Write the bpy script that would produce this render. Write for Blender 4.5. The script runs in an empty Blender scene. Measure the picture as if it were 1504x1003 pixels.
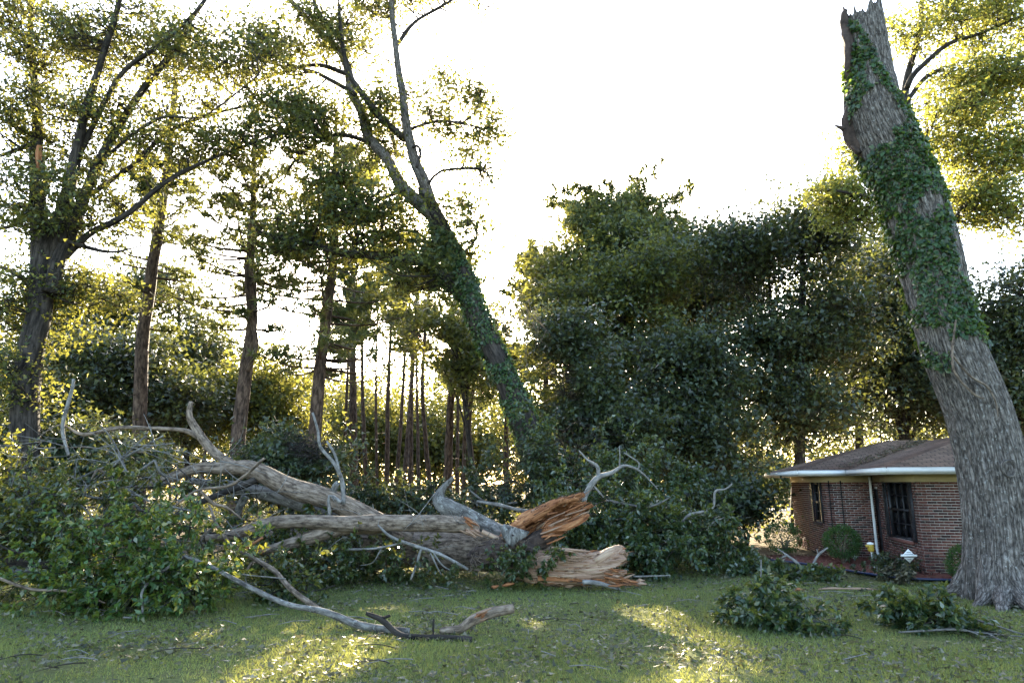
import bpy, math, random
import numpy as np
from mathutils import Vector, Matrix

# ------------------------------------------------------------------ camera, sky, sun, exposure
S = bpy.context.scene
COL = S.collection
R = math.radians
PITCH = R(11.8); HCAM = 2.25; FPX = 1000.0          # focal length in pixels of the 1504 px wide picture
cd = bpy.data.cameras.new('camera'); cam = bpy.data.objects.new('camera', cd); COL.objects.link(cam)
cd.sensor_width = 36.0; cd.lens = 36.0 * FPX / 1504.0; cd.clip_end = 2000.0; cd.clip_start = 0.1
cam.location = (0, 0, HCAM); cam.rotation_euler = (R(90) + PITCH, 0, 0)
S.camera = cam
SUN_AZ, SUN_EL = R(-4.0), R(21.0)                    # azimuth measured from +Y towards +X
SUN = Vector((math.sin(SUN_AZ) * math.cos(SUN_EL), math.cos(SUN_AZ) * math.cos(SUN_EL), math.sin(SUN_EL)))
W = bpy.data.worlds.new('World'); S.world = W; W.use_nodes = True
nt = W.node_tree; bg = nt.nodes['Background']
sky = nt.nodes.new('ShaderNodeTexSky'); sky.sky_type = 'NISHITA'; sky.sun_disc = False
sky.sun_elevation = SUN_EL; sky.sun_rotation = SUN_AZ
sky.air_density = 1.0; sky.dust_density = 2.0; sky.ozone_density = 1.0
nt.links.new(sky.outputs[0], bg.inputs[0]); bg.inputs[1].default_value = 0.125
sl = bpy.data.lights.new('sun', 'SUN'); sl.energy = 5.0; sl.angle = R(0.53); sl.color = (1.0, 0.86, 0.62)
so = bpy.data.objects.new('sun', sl); COL.objects.link(so)
so.rotation_euler = SUN.to_track_quat('Z', 'Y').to_euler(); so.location = (0, 0, 30)
S.view_settings.view_transform = 'Standard'; S.view_settings.look = 'None'
S.view_settings.exposure = 3.25; S.view_settings.gamma = 1.0; S.view_settings.use_curve_mapping = False
S.cycles.max_bounces = 6; S.cycles.diffuse_bounces = 2; S.cycles.transmission_bounces = 4; S.cycles.glossy_bounces = 2
S.cycles.use_denoising = True

# ------------------------------------------------------------------ helpers
def P(px, py, Y):                                    # a point of the place at depth Y metres, seen at photo pixel px, py
    a, b = (px - 752) / FPX, (501.5 - py) / FPX
    d = (a, math.cos(PITCH) - b * math.sin(PITCH), math.sin(PITCH) + b * math.cos(PITCH))
    t = Y / d[1]
    return np.array((d[0] * t, Y, HCAM + d[2] * t))
def G(px, py):                                       # a point of the ground
    a, b = (px - 752) / FPX, (501.5 - py) / FPX
    d = (a, math.cos(PITCH) - b * math.sin(PITCH), math.sin(PITCH) + b * math.cos(PITCH))
    t = -HCAM / d[2]
    return np.array((d[0] * t, d[1] * t, 0.0))
def hsh(i, j, k, s):
    n = (i * 374761393 + j * 668265263 + k * 1274126177 + s * 362437) & 0xffffffff
    n = ((n ^ (n >> 13)) * 1274126177) & 0xffffffff
    n = (n ^ (n >> 16)) & 0xffffffff
    return n.astype(np.float64) / 2147483648.0 - 1.0
def vnoise(p, s=0):
    p = np.asarray(p, float); i = np.floor(p).astype(np.int64); f = p - i; f = f * f * (3 - 2 * f); out = 0
    for a in (0, 1):
        for b in (0, 1):
            for c in (0, 1):
                w = (f[:, 0] if a else 1 - f[:, 0]) * (f[:, 1] if b else 1 - f[:, 1]) * (f[:, 2] if c else 1 - f[:, 2])
                out = out + w * hsh(i[:, 0] + a, i[:, 1] + b, i[:, 2] + c, s)
    return out
def fbm(p, s=0, o=3):
    return sum(vnoise(np.asarray(p) * 2 ** k, s + k * 7) / 2 ** k for k in range(o))
def unit(v):
    v = np.asarray(v, float); return v / np.maximum(np.linalg.norm(v, axis=-1, keepdims=True), 1e-9)
def spline(pts, rad, step):
    pts = np.asarray(pts, float); rad = np.asarray(rad, float); n = len(pts)
    op, orad = [], []
    for i in range(n - 1):
        p0, p1, p2, p3 = pts[max(i - 1, 0)], pts[i], pts[i + 1], pts[min(i + 2, n - 1)]
        m = max(1, int(math.ceil(np.linalg.norm(p2 - p1) / step)))
        t = (np.arange(m) / m)[:, None]
        op.append(.5 * (2 * p1 + (p2 - p0) * t + (2 * p0 - 5 * p1 + 4 * p2 - p3) * t ** 2 + (3 * p1 - p0 - 3 * p2 + p3) * t ** 3))
        orad.append(rad[i] + (rad[i + 1] - rad[i]) * t[:, 0])
    op.append(pts[-1:]); orad.append(rad[-1:])
    return np.concatenate(op), np.concatenate(orad)
def frames(p):
    T = unit(np.gradient(p, axis=0)); N = np.zeros_like(T)
    a = np.array((1., 0, 0)) if abs(T[0][0]) < .8 else np.array((0, 0, 1.))
    n = unit(np.cross(np.cross(T[0], a), T[0]))
    for i in range(len(p)):
        n = n - T[i] * n.dot(T[i]); n = n / max(np.linalg.norm(n), 1e-9); N[i] = n
    return T, N, np.cross(T, N)
def tube(pts, rad, n=8, step=.4, amp=0., freq=8., stretch=.16, wob=0., seed=0, cap=True, flare=0., radial=None):
    p, r = spline(pts, rad, step)
    m = len(p); L = np.concatenate([[0], np.cumsum(np.linalg.norm(np.diff(p, axis=0), axis=1))])
    if wob and m > 2:
        w = np.stack([vnoise(np.stack([L * .9, np.full(m, k * 9.1), np.full(m, 3.3)], 1), seed + k) for k in range(3)], 1)
        w *= np.minimum(1, np.arange(m) / 2.)[:, None]; p = p + w * wob * r[:, None]
    T, N, B = frames(p)
    th = np.arange(n) * 2 * math.pi / n; ct, st = np.cos(th), np.sin(th)
    rr = np.repeat(r[:, None], n, 1)
    bk = np.stack([(ct[None] * r[:, None]), (st[None] * r[:, None]), np.repeat(L[:, None], n, 1)], 2)
    if flare:
        e = np.exp(-L / flare)[:, None]; rr = rr * (1 + e * (.26 + .22 * np.cos(th * 5 + seed)[None] + .1 * np.cos(th * 3 + 1)[None]))
    if amp:
        q = bk.reshape(-1, 3) * np.array((freq, freq, freq * stretch))
        d = (1 - 2.2 * np.abs(vnoise(q, seed))) * .6 + .35 * vnoise(q * 2.3, seed + 5) + .5 * vnoise(q * .25, seed + 9)
        rr = rr + d.reshape(m, n) * amp
    if radial is not None: rr = radial(rr, th, L)
    V = p[:, None] + N[:, None] * (rr * ct)[..., None] + B[:, None] * (rr * st)[..., None]
    V = V.reshape(-1, 3); bk = bk.reshape(-1, 3)
    i = np.arange(m - 1)[:, None] * n; j = np.arange(n)[None]; k = (j + 1) % n
    F = np.stack([i + j, i + k, i + n + k, i + n + j], 2).reshape(-1, 4)
    if cap:
        V = np.concatenate([V, p[-1:] + T[-1:] * r[-1] * .3, p[:1]]); bk = np.concatenate([bk, bk[-1:], bk[:1]])
        c = (m - 1) * n; e = m * n
        tr = np.concatenate([np.stack([c + j[0], c + k[0], np.full(n, e)], 1), np.stack([k[0], j[0], np.full(n, e + 1)], 1)])
        return V, F, tr, bk
    return V, F, np.zeros((0, 3), int), bk
class MB:
    def __init__(s): s.V = []; s.Q = []; s.T = []; s.B = []; s.Rn = []; s.n = 0
    def add(s, V, Q=None, T=None, bk=None, rnd=None):
        V = np.asarray(V, float); s.V.append(V)
        if Q is not None and len(Q): s.Q.append(np.asarray(Q) + s.n)
        if T is not None and len(T): s.T.append(np.asarray(T) + s.n)
        s.B.append(V if bk is None else bk)
        s.Rn.append(np.zeros(len(V)) if rnd is None else np.broadcast_to(np.asarray(rnd, float), (len(V),)))
        s.n += len(V)
    def tube(s, *a, **k):
        V, F, t, b = tube(*a, **k); s.add(V, F, t, b, k.get('seed', 0) * .137 % 1)
    def box(s, c, d, ax=None, rnd=0.):
        c = np.asarray(c, float); d = np.asarray(d, float) / 2
        ax = np.eye(3) if ax is None else np.asarray(ax)
        k = np.array([(x, y, z) for x in (-1, 1) for y in (-1, 1) for z in (-1, 1)]) * d
        s.add(c + k @ ax, [(0, 1, 3, 2), (4, 6, 7, 5), (0, 4, 5, 1), (2, 3, 7, 6), (0, 2, 6, 4), (1, 5, 7, 3)], None, None, rnd)
    def leaves(s, C, size, rng, aspect=.5, flat=.6, droop=.25, fold=.12, d=None, rnd=None, nrm=None, tri=False):
        n = len(C)
        if not n: return
        if d is None:
            d = rng.normal(size=(n, 3)); d[:, 2] = d[:, 2] * (1 - flat) - droop
        d = unit(d)
        nn = rng.normal(size=(n, 3)) * (1.15 - flat); nn[:, 2] += .7
        if nrm is not None: nn = nrm
        sd = unit(np.cross(d, nn)); nn = np.cross(sd, d)
        L = (np.asarray(size) * rng.uniform(.65, 1.25, n))[:, None]; w = L * aspect * .5
        if tri:
            V = np.stack([C + sd * w * 1.15, C - sd * w * 1.15, C + d * L], 1).reshape(-1, 3)
            s.add(V, None, np.arange(n * 3).reshape(n, 3), None, np.repeat(rng.uniform(0, 1, n) if rnd is None else rnd, 3)); return
        a = C + d * L * .42
        V = np.stack([C, a + sd * w + nn * L * fold, C + d * L, a - sd * w + nn * L * fold], 1).reshape(-1, 3)
        F = np.arange(n * 4).reshape(n, 4)
        r = rng.uniform(0, 1, n) if rnd is None else rnd
        s.add(V, F, None, None, np.repeat(r, 4))
    def sticks(s, A, B, r):
        """many thin straight three-sided twigs from A to B"""
        A = np.asarray(A, float); B = np.asarray(B, float); n = len(A)
        if not n: return
        t = unit(B - A); u = unit(np.cross(t, np.array((.31, .52, .79)))); w = np.cross(t, u); V = []
        for k in range(3):
            a = k * 2.0944; V.append(A + (u * math.cos(a) + w * math.sin(a)) * r)
        V.append(B); V = np.stack(V, 1).reshape(-1, 3); i = np.arange(n)[:, None] * 4
        T = np.concatenate([i + np.array(((0, 1, 3),)), i + np.array(((1, 2, 3),)), i + np.array(((2, 0, 3),))]); s.add(V, None, T)
    def build(s, name, mat, parent=None, smooth=False, base=None):
        V = np.concatenate(s.V)
        if parent is not None: V = V - np.array(origin(parent))
        elif base is not None: V = V - np.asarray(base)
        q = np.concatenate(s.Q) if s.Q else np.zeros((0, 4), int); t = np.concatenate(s.T) if s.T else np.zeros((0, 3), int)
        me = bpy.data.meshes.new(name); me.vertices.add(len(V)); me.vertices.foreach_set('co', V.astype(np.float32).ravel())
        li = np.concatenate([q.ravel(), t.ravel()]).astype(np.int32); me.loops.add(len(li)); me.loops.foreach_set('vertex_index', li)
        np_ = len(q) + len(t); me.polygons.add(np_)
        st = np.concatenate([np.arange(len(q)) * 4, len(q) * 4 + np.arange(len(t)) * 3]).astype(np.int32)
        me.polygons.foreach_set('loop_start', st)
        if smooth: me.polygons.foreach_set('use_smooth', np.ones(np_, bool))
        a = me.attributes.new('bk', 'FLOAT_VECTOR', 'POINT'); a.data.foreach_set('vector', np.concatenate(s.B).astype(np.float32).ravel())
        a = me.attributes.new('rnd', 'FLOAT', 'POINT'); a.data.foreach_set('value', np.concatenate(s.Rn).astype(np.float32))
        me.update(); me.validate()
        me.materials.append(mat)
        o = bpy.data.objects.new(name, me); COL.objects.link(o)
        if name in ('branches', 'twigs', 'fine_twigs', 'torn_fibres', 'ivy_stems', 'stems', 'hanging_vines'): o['kind'] = 'stuff'
        if parent is not None: o.parent = parent
        elif base is not None: o.location = Vector(base)
        return o
ORG = {}
def origin(o): return ORG.get(o.name, (0, 0, 0))
def tag(o, label=None, cat=None, group=None, kind=None):
    for k, v in (('label', label), ('category', cat), ('group', group), ('kind', kind)):
        if v: o[k] = v
    return o
def thing(name, label, cat, loc, group=None):
    o = bpy.data.objects.new(name, None); COL.objects.link(o); o.location = Vector(loc); o.empty_display_size = .2
    ORG[o.name] = tuple(loc)
    return tag(o, label, cat, group)
def child_org(o, parent): ORG[o.name] = origin(parent); return o
def rs(s): return np.random.default_rng(s)

# ------------------------------------------------------------------ gaps in the leaves that let the sun through to the ground
BEAMS = []
def beam(a, b, hw): BEAMS.append((np.array(a)[:2], np.array(b)[:2], hw))
beam(G(938, 893), G(1120, 972), .6); beam(G(1010, 955), G(1040, 1000), .5)
beam(G(745, 878), G(825, 918), .55)
beam(G(500, 952), G(380, 1000), .95); beam(G(640, 930), G(480, 975), .6)
beam(G(560, 885), G(660, 900), .30)
beam((15, 60), (40, 62), 6.0)
HIGH = [(P(300, 850, 12.8), .9), (P(120, 840, 13), .5), (P(1050, 890, 12.6), .35), (P(790, 830, 15.8), .35), (P(1195, 735, 24), .5)]
SV = np.array(SUN)
def sunmask(C):
    C = np.asarray(C); g = C[:, :2] - SV[:2] * (C[:, 2:3] / SV[2]); keep = np.ones(len(C), bool)
    for a, b, hw in BEAMS:
        ab = b - a; t = np.clip(((g - a) @ ab) / ab.dot(ab), 0, 1)
        d = np.linalg.norm(g - (a + t[:, None] * ab), axis=1)
        keep &= ~((d < hw) & (C[:, 2] > .9))
    for c, r in HIGH:
        v = C - c; t = v @ SV; d = np.linalg.norm(v - t[:, None] * SV, axis=1); keep &= ~((t > r * 1.3) & (d < r))
    return keep

# ------------------------------------------------------------------ materials
def mat(name):
    m = bpy.data.materials.new(name); m.use_nodes = True; n = m.node_tree
    return m, n, n.nodes['Principled BSDF']
def N(n, t, **k):
    x = n.nodes.new(t)
    for a, v in k.items(): setattr(x, a, v)
    return x
def ramp(n, fac, stops):
    r = N(n, 'ShaderNodeValToRGB'); e = r.color_ramp.elements
    while len(e) < len(stops): e.new(.5)
    for i, (p, c) in enumerate(stops): e[i].position = p; e[i].color = (*c, 1)
    n.links.new(fac, r.inputs[0]); return r.outputs[0]
def attr(n, a): x = N(n, 'ShaderNodeAttribute'); x.attribute_name = a; return x
def noise(n, vec, scale, detail=4, rough=.6):
    x = N(n, 'ShaderNodeTexNoise'); x.inputs['Scale'].default_value = scale; x.inputs['Detail'].default_value = detail; x.inputs['Roughness'].default_value = rough
    if vec is not None: n.links.new(vec, x.inputs['Vector'])
    return x.outputs['Fac']
def vmul(n, vec, s):
    x = N(n, 'ShaderNodeVectorMath', operation='MULTIPLY'); n.links.new(vec, x.inputs[0]); x.inputs[1].default_value = s; return x.outputs[0]
def bump(n, b, h, strength, dist):
    x = N(n, 'ShaderNodeBump'); x.inputs['Strength'].default_value = strength; x.inputs['Distance'].default_value = dist
    n.links.new(h, x.inputs['Height']); n.links.new(x.outputs[0], b.inputs['Normal']); return x
def leaf_mat(name, c1, c2, tr, tf=.45, rough=.45, spec=.35, odd=None):
    m, n, b = mat(name); r = attr(n, 'rnd').outputs['Fac']
    st = [(0, c1), (.9, c2)] + ([(.97, odd)] if odd else [])
    c = ramp(n, r, st); n.links.new(c, b.inputs['Base Color']); b.inputs['Roughness'].default_value = rough; b.inputs['Specular IOR Level'].default_value = spec
    t = N(n, 'ShaderNodeBsdfTranslucent'); t2 = tuple(x * .3 for x in tr)
    n.links.new(ramp(n, r, [(0, t2), (1, tr)]), t.inputs[0])
    mx = N(n, 'ShaderNodeMixShader'); mx.inputs[0].default_value = tf
    n.links.new(b.outputs[0], mx.inputs[1]); n.links.new(t.outputs[0], mx.inputs[2])
    n.links.new(mx.outputs[0], n.nodes['Material Output'].inputs[0]); return m
def bark_mat(name, dark, mid, light, scale=6, st=.18, bstr=.8, bd=.03, lichen=None, lsc=3., plates=0., crack=.3):
    m, n, b = mat(name); v = attr(n, 'bk').outputs['Vector']
    f = noise(n, vmul(n, v, (1, 1, st)), scale, 8, .7)
    c = ramp(n, f, [(.38, dark), (.5, mid), (.62, light)])
    if lichen:
        l = noise(n, v, lsc, 6, .7); lr = ramp(n, l, [(.58, (0, 0, 0)), (.64, (.8, .8, .8))])
        mx = N(n, 'ShaderNodeMix', data_type='RGBA'); n.links.new(lr, mx.inputs[0]); n.links.new(c, mx.inputs[6]); mx.inputs[7].default_value = (*lichen, 1); c = mx.outputs[2]
    if plates:                                                   # furrowed plates: stretched cells with dark cracks between them
        vs = vmul(n, v, (1, 1, .11)); wn = N(n, 'ShaderNodeTexNoise'); wn.inputs['Scale'].default_value = 9; n.links.new(vs, wn.inputs['Vector'])
        wv = N(n, 'ShaderNodeVectorMath', operation='MULTIPLY_ADD'); n.links.new(wn.outputs['Color'], wv.inputs[0]); wv.inputs[1].default_value = (.09, .09, .09); n.links.new(vs, wv.inputs[2])
        vo = N(n, 'ShaderNodeTexVoronoi', feature='DISTANCE_TO_EDGE'); vo.inputs['Scale'].default_value = plates; n.links.new(wv.outputs[0], vo.inputs['Vector'])
        cr = ramp(n, vo.outputs['Distance'], [(.0, (crack,) * 3), (.12, ((1 + crack) / 2 + .1,) * 3), (.3, (1, 1, 1))])
        mm = N(n, 'ShaderNodeMix', data_type='RGBA', blend_type='MULTIPLY'); mm.inputs[0].default_value = 1; n.links.new(c, mm.inputs[6]); n.links.new(cr, mm.inputs[7]); c = mm.outputs[2]
        ml_ = N(n, 'ShaderNodeMath', operation='MULTIPLY_ADD'); n.links.new(cr, ml_.inputs[0]); ml_.inputs[1].default_value = 1.; n.links.new(f, ml_.inputs[2]); f = ml_.outputs[0]
    n.links.new(c, b.inputs['Base Color']); b.inputs['Roughness'].default_value = .9; b.inputs['Specular IOR Level'].default_value = .2
    bump(n, b, f, bstr, bd); return m
def plain(name, col, rough=.6, var=.15, sc=8., spec=.3):
    m, n, b = mat(name); g = N(n, 'ShaderNodeTexCoord').outputs['Object']
    f = noise(n, g, sc, 5); lo = tuple(max(0, x * (1 - var)) for x in col); hi = tuple(min(1, x * (1 + var)) for x in col)
    n.links.new(ramp(n, f, [(.3, lo), (.7, hi)]), b.inputs['Base Color']); b.inputs['Roughness'].default_value = rough; b.inputs['Specular IOR Level'].default_value = spec
    bump(n, b, f, .15, .01); return m
M = {}
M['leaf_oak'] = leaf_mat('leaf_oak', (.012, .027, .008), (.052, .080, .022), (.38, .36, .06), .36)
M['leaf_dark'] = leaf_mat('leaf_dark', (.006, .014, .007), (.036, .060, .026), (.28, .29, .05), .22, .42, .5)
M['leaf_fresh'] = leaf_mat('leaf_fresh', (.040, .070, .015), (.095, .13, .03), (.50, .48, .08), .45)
M['leaf_glossy'] = leaf_mat('leaf_glossy', (.014, .034, .015), (.040, .075, .028), (.38, .40, .05), .3, .33, .55, odd=(.16, .19, .15))
M['leaf_fallen'] = leaf_mat('leaf_fallen', (.010, .026, .009), (.042, .075, .024), (.40, .38, .04), .3, .34, .55, odd=(.18, .18, .12))
M['leaf_ivy'] = leaf_mat('leaf_ivy', (.008, .026, .008), (.045, .095, .026), (.25, .35, .05), .3, .4, .45, odd=(.12, .13, .05))
M['needle'] = leaf_mat('needle', (.018, .036, .012), (.048, .075, .026), (.34, .34, .07), .3, .5, .3)
M['leaf_far'] = leaf_mat('leaf_far', (.035, .055, .018), (.11, .13, .04), (.28, .26, .045), .5)
M['leaf_shrub'] = leaf_mat('leaf_shrub', (.018, .05, .016), (.05, .12, .03), (.25, .35, .06), .3)
M['grass'] = leaf_mat('grass', (.075, .118, .040), (.16, .215, .075), (.52, .50, .11), .42, .5, .2, odd=(.28, .25, .13))
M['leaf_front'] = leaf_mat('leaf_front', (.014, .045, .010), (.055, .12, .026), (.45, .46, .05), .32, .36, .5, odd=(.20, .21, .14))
M['litter'] = leaf_mat('litter', (.02, .026, .014), (.11, .105, .065), (.25, .22, .08), .2, .55, .3, odd=(.24, .21, .15))
M['bark_oak'] = bark_mat('bark_oak', (.055, .046, .038), (.14, .12, .102), (.24, .212, .184), 20, .35, 1.0, .04, lichen=(.34, .33, .30), lsc=13., plates=19., crack=.42)
M['bark_limb'] = bark_mat('bark_limb', (.06, .043, .031), (.18, .135, .098), (.275, .215, .162), 14, .35, .8, .02, plates=12., crack=.62)
M['bark_grey'] = bark_mat('bark_grey', (.04, .036, .032), (.115, .107, .094), (.20, .19, .17), 12, .3, .9, .03, lichen=(.27, .27, .24), lsc=9.)
M['bark_dark'] = bark_mat('bark_dark', (.009, .007, .006), (.028, .023, .019), (.06, .05, .042), 9, .2, .9, .03)
M['bark_pine'] = bark_mat('bark_pine', (.018, .012, .009), (.065, .042, .03), (.13, .088, .064), 9, .3, .9, .03)
M['bark_pale'] = bark_mat('bark_pale', (.085, .08, .072), (.16, .15, .135), (.25, .235, .215), 14, .4, .6, .01)
def wood_mat(name, a, b_, c_, dk):
    m, n, b = mat(name); v = attr(n, 'bk').outputs['Vector']
    f = noise(n, vmul(n, v, (1, 1, .07)), 16, 8, .7); g = noise(n, vmul(n, v, (1, 1, .4)), 3.0, 5, .6)
    c = ramp(n, f, [(.36, dk), (.45, a), (.54, b_), (.64, c_)])
    mx = N(n, 'ShaderNodeMix', data_type='RGBA'); n.links.new(ramp(n, g, [(.42, (0, 0, 0)), (.62, (1, 1, 1))]), mx.inputs[0]); n.links.new(c, mx.inputs[6])
    mx.inputs[7].default_value = (*a, 1); mx.blend_type = 'MIX'
    n.links.new(mx.outputs[2], b.inputs['Base Color']); b.inputs['Roughness'].default_value = .8; b.inputs['Specular IOR Level'].default_value = .25
    bump(n, b, f, .9, .03); return m
M['wood_orange'] = wood_mat('wood_orange', (.20, .075, .03), (.31, .135, .055), (.46, .25, .12), (.03, .012, .006))
M['wood_tan'] = wood_mat('wood_tan', (.24, .145, .095), (.33, .225, .15), (.42, .31, .21), (.04, .022, .014))
M['rot_and_shade'] = plain('rot_and_shade', (.05, .035, .028), .95, .6, 9)
M['white_paint'] = plain('white_paint', (.64, .64, .61), .45, .05, 4)
M['tan_paint'] = plain('tan_paint', (.52, .43, .24), .55, .08, 3)
M['dark_paint'] = plain('dark_paint', (.02, .021, .024), .4, .15, 6)
M['mortar'] = plain('mortar', (.60, .57, .53), .9, .15, 30)
m, n, b = mat('brick'); fr = N(n, 'ShaderNodeMath', operation='FRACT'); ad = N(n, 'ShaderNodeMath', operation='ADD')
n.links.new(attr(n, 'rnd').outputs['Fac'], ad.inputs[0]); n.links.new(N(n, 'ShaderNodeObjectInfo').outputs['Random'], ad.inputs[1]); n.links.new(ad.outputs[0], fr.inputs[0])
n.links.new(ramp(n, fr.outputs[0], [(0, (.028, .016, .014)), (.35, (.085, .028, .021)), (.7, (.122, .042, .03)), (1, (.155, .066, .047))]), b.inputs['Base Color']); b.inputs['Roughness'].default_value = .9
bump(n, b, noise(n, N(n, 'ShaderNodeTexCoord').outputs['Object'], 60, 5), .5, .004); M['brick'] = m
m, n, b = mat('shingle'); g = N(n, 'ShaderNodeTexCoord').outputs['Object']; bt = N(n, 'ShaderNodeTexBrick')
bt.inputs['Scale'].default_value = 1.0; bt.inputs['Brick Width'].default_value = .3; bt.inputs['Row Height'].default_value = .14; bt.inputs['Mortar Size'].default_value = .012
bt.inputs['Color1'].default_value = (.17, .115, .085, 1); bt.inputs['Color2'].default_value = (.10, .07, .052, 1); bt.inputs['Mortar'].default_value = (.03, .024, .022, 1)
n.links.new(g, bt.inputs['Vector']); mx = N(n, 'ShaderNodeMix', data_type='RGBA', blend_type='MULTIPLY'); mx.inputs[0].default_value = .8
n.links.new(bt.outputs[0], mx.inputs[6]); n.links.new(ramp(n, noise(n, g, 1.2, 6), [(.3, (.6, .6, .6)), (.7, (1.2, 1.15, 1.1))]), mx.inputs[7])
n.links.new(mx.outputs[2], b.inputs['Base Color']); b.inputs['Roughness'].default_value = 1; b.inputs['Specular IOR Level'].default_value = .05; bump(n, b, bt.outputs['Fac'], .6, -.01); M['shingle'] = m
m, n, b = mat('window_glass'); b.inputs['Base Color'].default_value = (.012, .014, .017, 1); b.inputs['Roughness'].default_value = .08; b.inputs['Specular IOR Level'].default_value = .6
bump(n, b, noise(n, N(n, 'ShaderNodeTexCoord').outputs['Object'], 2.5, 2), .05, .02); M['glass'] = m
m, n, b = mat('curtain'); b.inputs['Base Color'].default_value = (.16, .17, .2, 1); b.inputs['Roughness'].default_value = .7; M['curtain'] = m
M['mulch'] = plain('mulch', (.13, .045, .03), .95, .6, 30)
M['road'] = plain('road', (.34, .33, .32), .9, .1, 2)
M['hose'] = plain('hose', (.012, .02, .06), .35, .2, 5, .5)
M['yellow'] = plain('yellow', (.34, .23, .03), .45, .1, 9)
M['black'] = plain('black', (.012, .012, .012), .5, .2, 9)
M['plaster'] = plain('plaster', (.5, .48, .44), .8, .1, 3)
# ground: lawn near, leaf-strewn forest floor behind
m, n, b = mat('lawn'); g = N(n, 'ShaderNodeNewGeometry').outputs['Position']
f1 = noise(n, g, .7, 5, .6); f2 = noise(n, g, 14, 6, .75); f3 = noise(n, g, 60, 4, .8)
c1 = ramp(n, f2, [(.35, (.035, .045, .016)), (.5, (.08, .095, .028)), (.65, (.14, .14, .05))])
c2 = ramp(n, f3, [(.35, (.05, .035, .02)), (.55, (.13, .095, .055)), (.7, (.24, .19, .12))])
sep = N(n, 'ShaderNodeSeparateXYZ'); n.links.new(g, sep.inputs[0])
mr = N(n, 'ShaderNodeMapRange'); n.links.new(sep.outputs[1], mr.inputs[0]); mr.inputs[1].default_value = 17; mr.inputs[2].default_value = 24
ad = N(n, 'ShaderNodeMath', operation='MULTIPLY_ADD'); n.links.new(f1, ad.inputs[0]); ad.inputs[1].default_value = .9; ad.inputs[2].default_value = -.33
a2 = N(n, 'ShaderNodeMath', operation='ADD', use_clamp=True); n.links.new(ad.outputs[0], a2.inputs[0]); n.links.new(mr.outputs[0], a2.inputs[1])
mx = N(n, 'ShaderNodeMix', data_type='RGBA'); n.links.new(a2.outputs[0], mx.inputs[0]); n.links.new(c1, mx.inputs[6]); n.links.new(c2, mx.inputs[7])
n.links.new(mx.outputs[2], b.inputs['Base Color']); b.inputs['Roughness'].default_value = 1; b.inputs['Specular IOR Level'].default_value = .1; bump(n, b, f2, .6, .05); M['lawn'] = m

# ------------------------------------------------------------------ ground, road, mulch bed
mb = MB(); xs = np.concatenate([[-900, -300, -120, -60], np.arange(-30, 31, 1.0), [60, 120, 300, 900]]); ys = np.concatenate([[-300, -60, -10, 0], np.arange(3, 30, 1.0), [40, 60, 80, 120, 300, 900]])
X, Y = np.meshgrid(xs, ys); z = np.zeros(X.size)
V = np.stack([X.ravel(), Y.ravel(), z], 1); V[:, 2] = vnoise(V * .35, 3) * .05 * (np.abs(V[:, 0]) < 30) * (V[:, 1] > 3) * (V[:, 1] < 24) - .02
nx = len(xs); i, j = np.meshgrid(np.arange(len(ys) - 1), np.arange(nx - 1), indexing='ij'); a = (i * nx + j).ravel()
mb.add(V, np.stack([a, a + 1, a + nx + 1, a + nx], 1)); o = mb.build('ground', M['lawn'], smooth=True); tag(o, 'shaded green lawn running back into leaf-strewn woodland floor', 'ground', kind='structure')
mb = MB(); mb.box((40, 63, -.02), (70, 7, .06)); o = mb.build('road', M['road'], base=(40, 63, 0)); tag(o, 'pale sunlit road beyond the house', 'road', kind='structure')
# house frame of reference
HA = R(12); HC = np.array((10.2, 17.56, 0)); HU = np.array((math.cos(HA), -math.sin(HA), 0)); HV = np.array((math.sin(HA), math.cos(HA), 0)); HZ = np.array((0, 0, 1.))
def H(u, v, z): return HC + HU * u + HV * v + HZ * z
AX = np.stack([HU, HV, HZ])
mb = MB(); rng = rs(5)
bed = [(-3.2, 4.2), (-3.1, 3.0), (-2.4, 2.0), (-1.7, 1.0), (-1.3, .2), (-.7, -.5), (.3, -.8), (1.5, -.85), (5.0, -.9)]
top = []; 
for k in range(len(bed) - 1):
    for t in np.linspace(0, 1, 9)[:-1]: top.append(np.array(bed[k]) * (1 - t) + np.array(bed[k + 1]) * t)
top = np.array(top); back = np.stack([np.clip(top[:, 0] + .6, -1.4, 5), np.where(top[:, 0] < -.05, 3.5, .1)], 1)
rows = []
for w in np.linspace(0, 1, 14):
    uv = top * (1 - w) + back * w
    zz = .005 + .05 * math.sin(w * math.pi * .6) + .03 * vnoise(np.concatenate([uv * 9, np.zeros((len(uv), 1))], 1), 4) * (w > 0)
    rows.append(np.stack([HC[0] + HU[0] * uv[:, 0] + HV[0] * uv[:, 1], HC[1] + HU[1] * uv[:, 0] + HV[1] * uv[:, 1], zz + .04], 1))
V = np.concatenate(rows); nn_ = len(top); i, j = np.meshgrid(np.arange(13), np.arange(nn_ - 1), indexing='ij'); a = (i * nn_ + j).ravel()
mb.add(V, np.stack([a, a + 1, a + nn_ + 1, a + nn_], 1)); o = mb.build('flower_bed_ground', M['mulch'], smooth=True); tag(o, 'red brown mulch bed along the brick house', 'mulch bed', kind='structure')
mb = MB(); k = rng.integers(0, len(V), 1500); C = V[k] + rng.normal(size=(1500, 3)) * (.12, .12, .004) + (0, 0, .02)
mb.leaves(C, .09, rng, .25, .9, 0); o = mb.build('mulch_chips', M['mulch']); tag(o, 'loose red brown mulch chips on the bed', 'mulch', kind='stuff')

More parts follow.
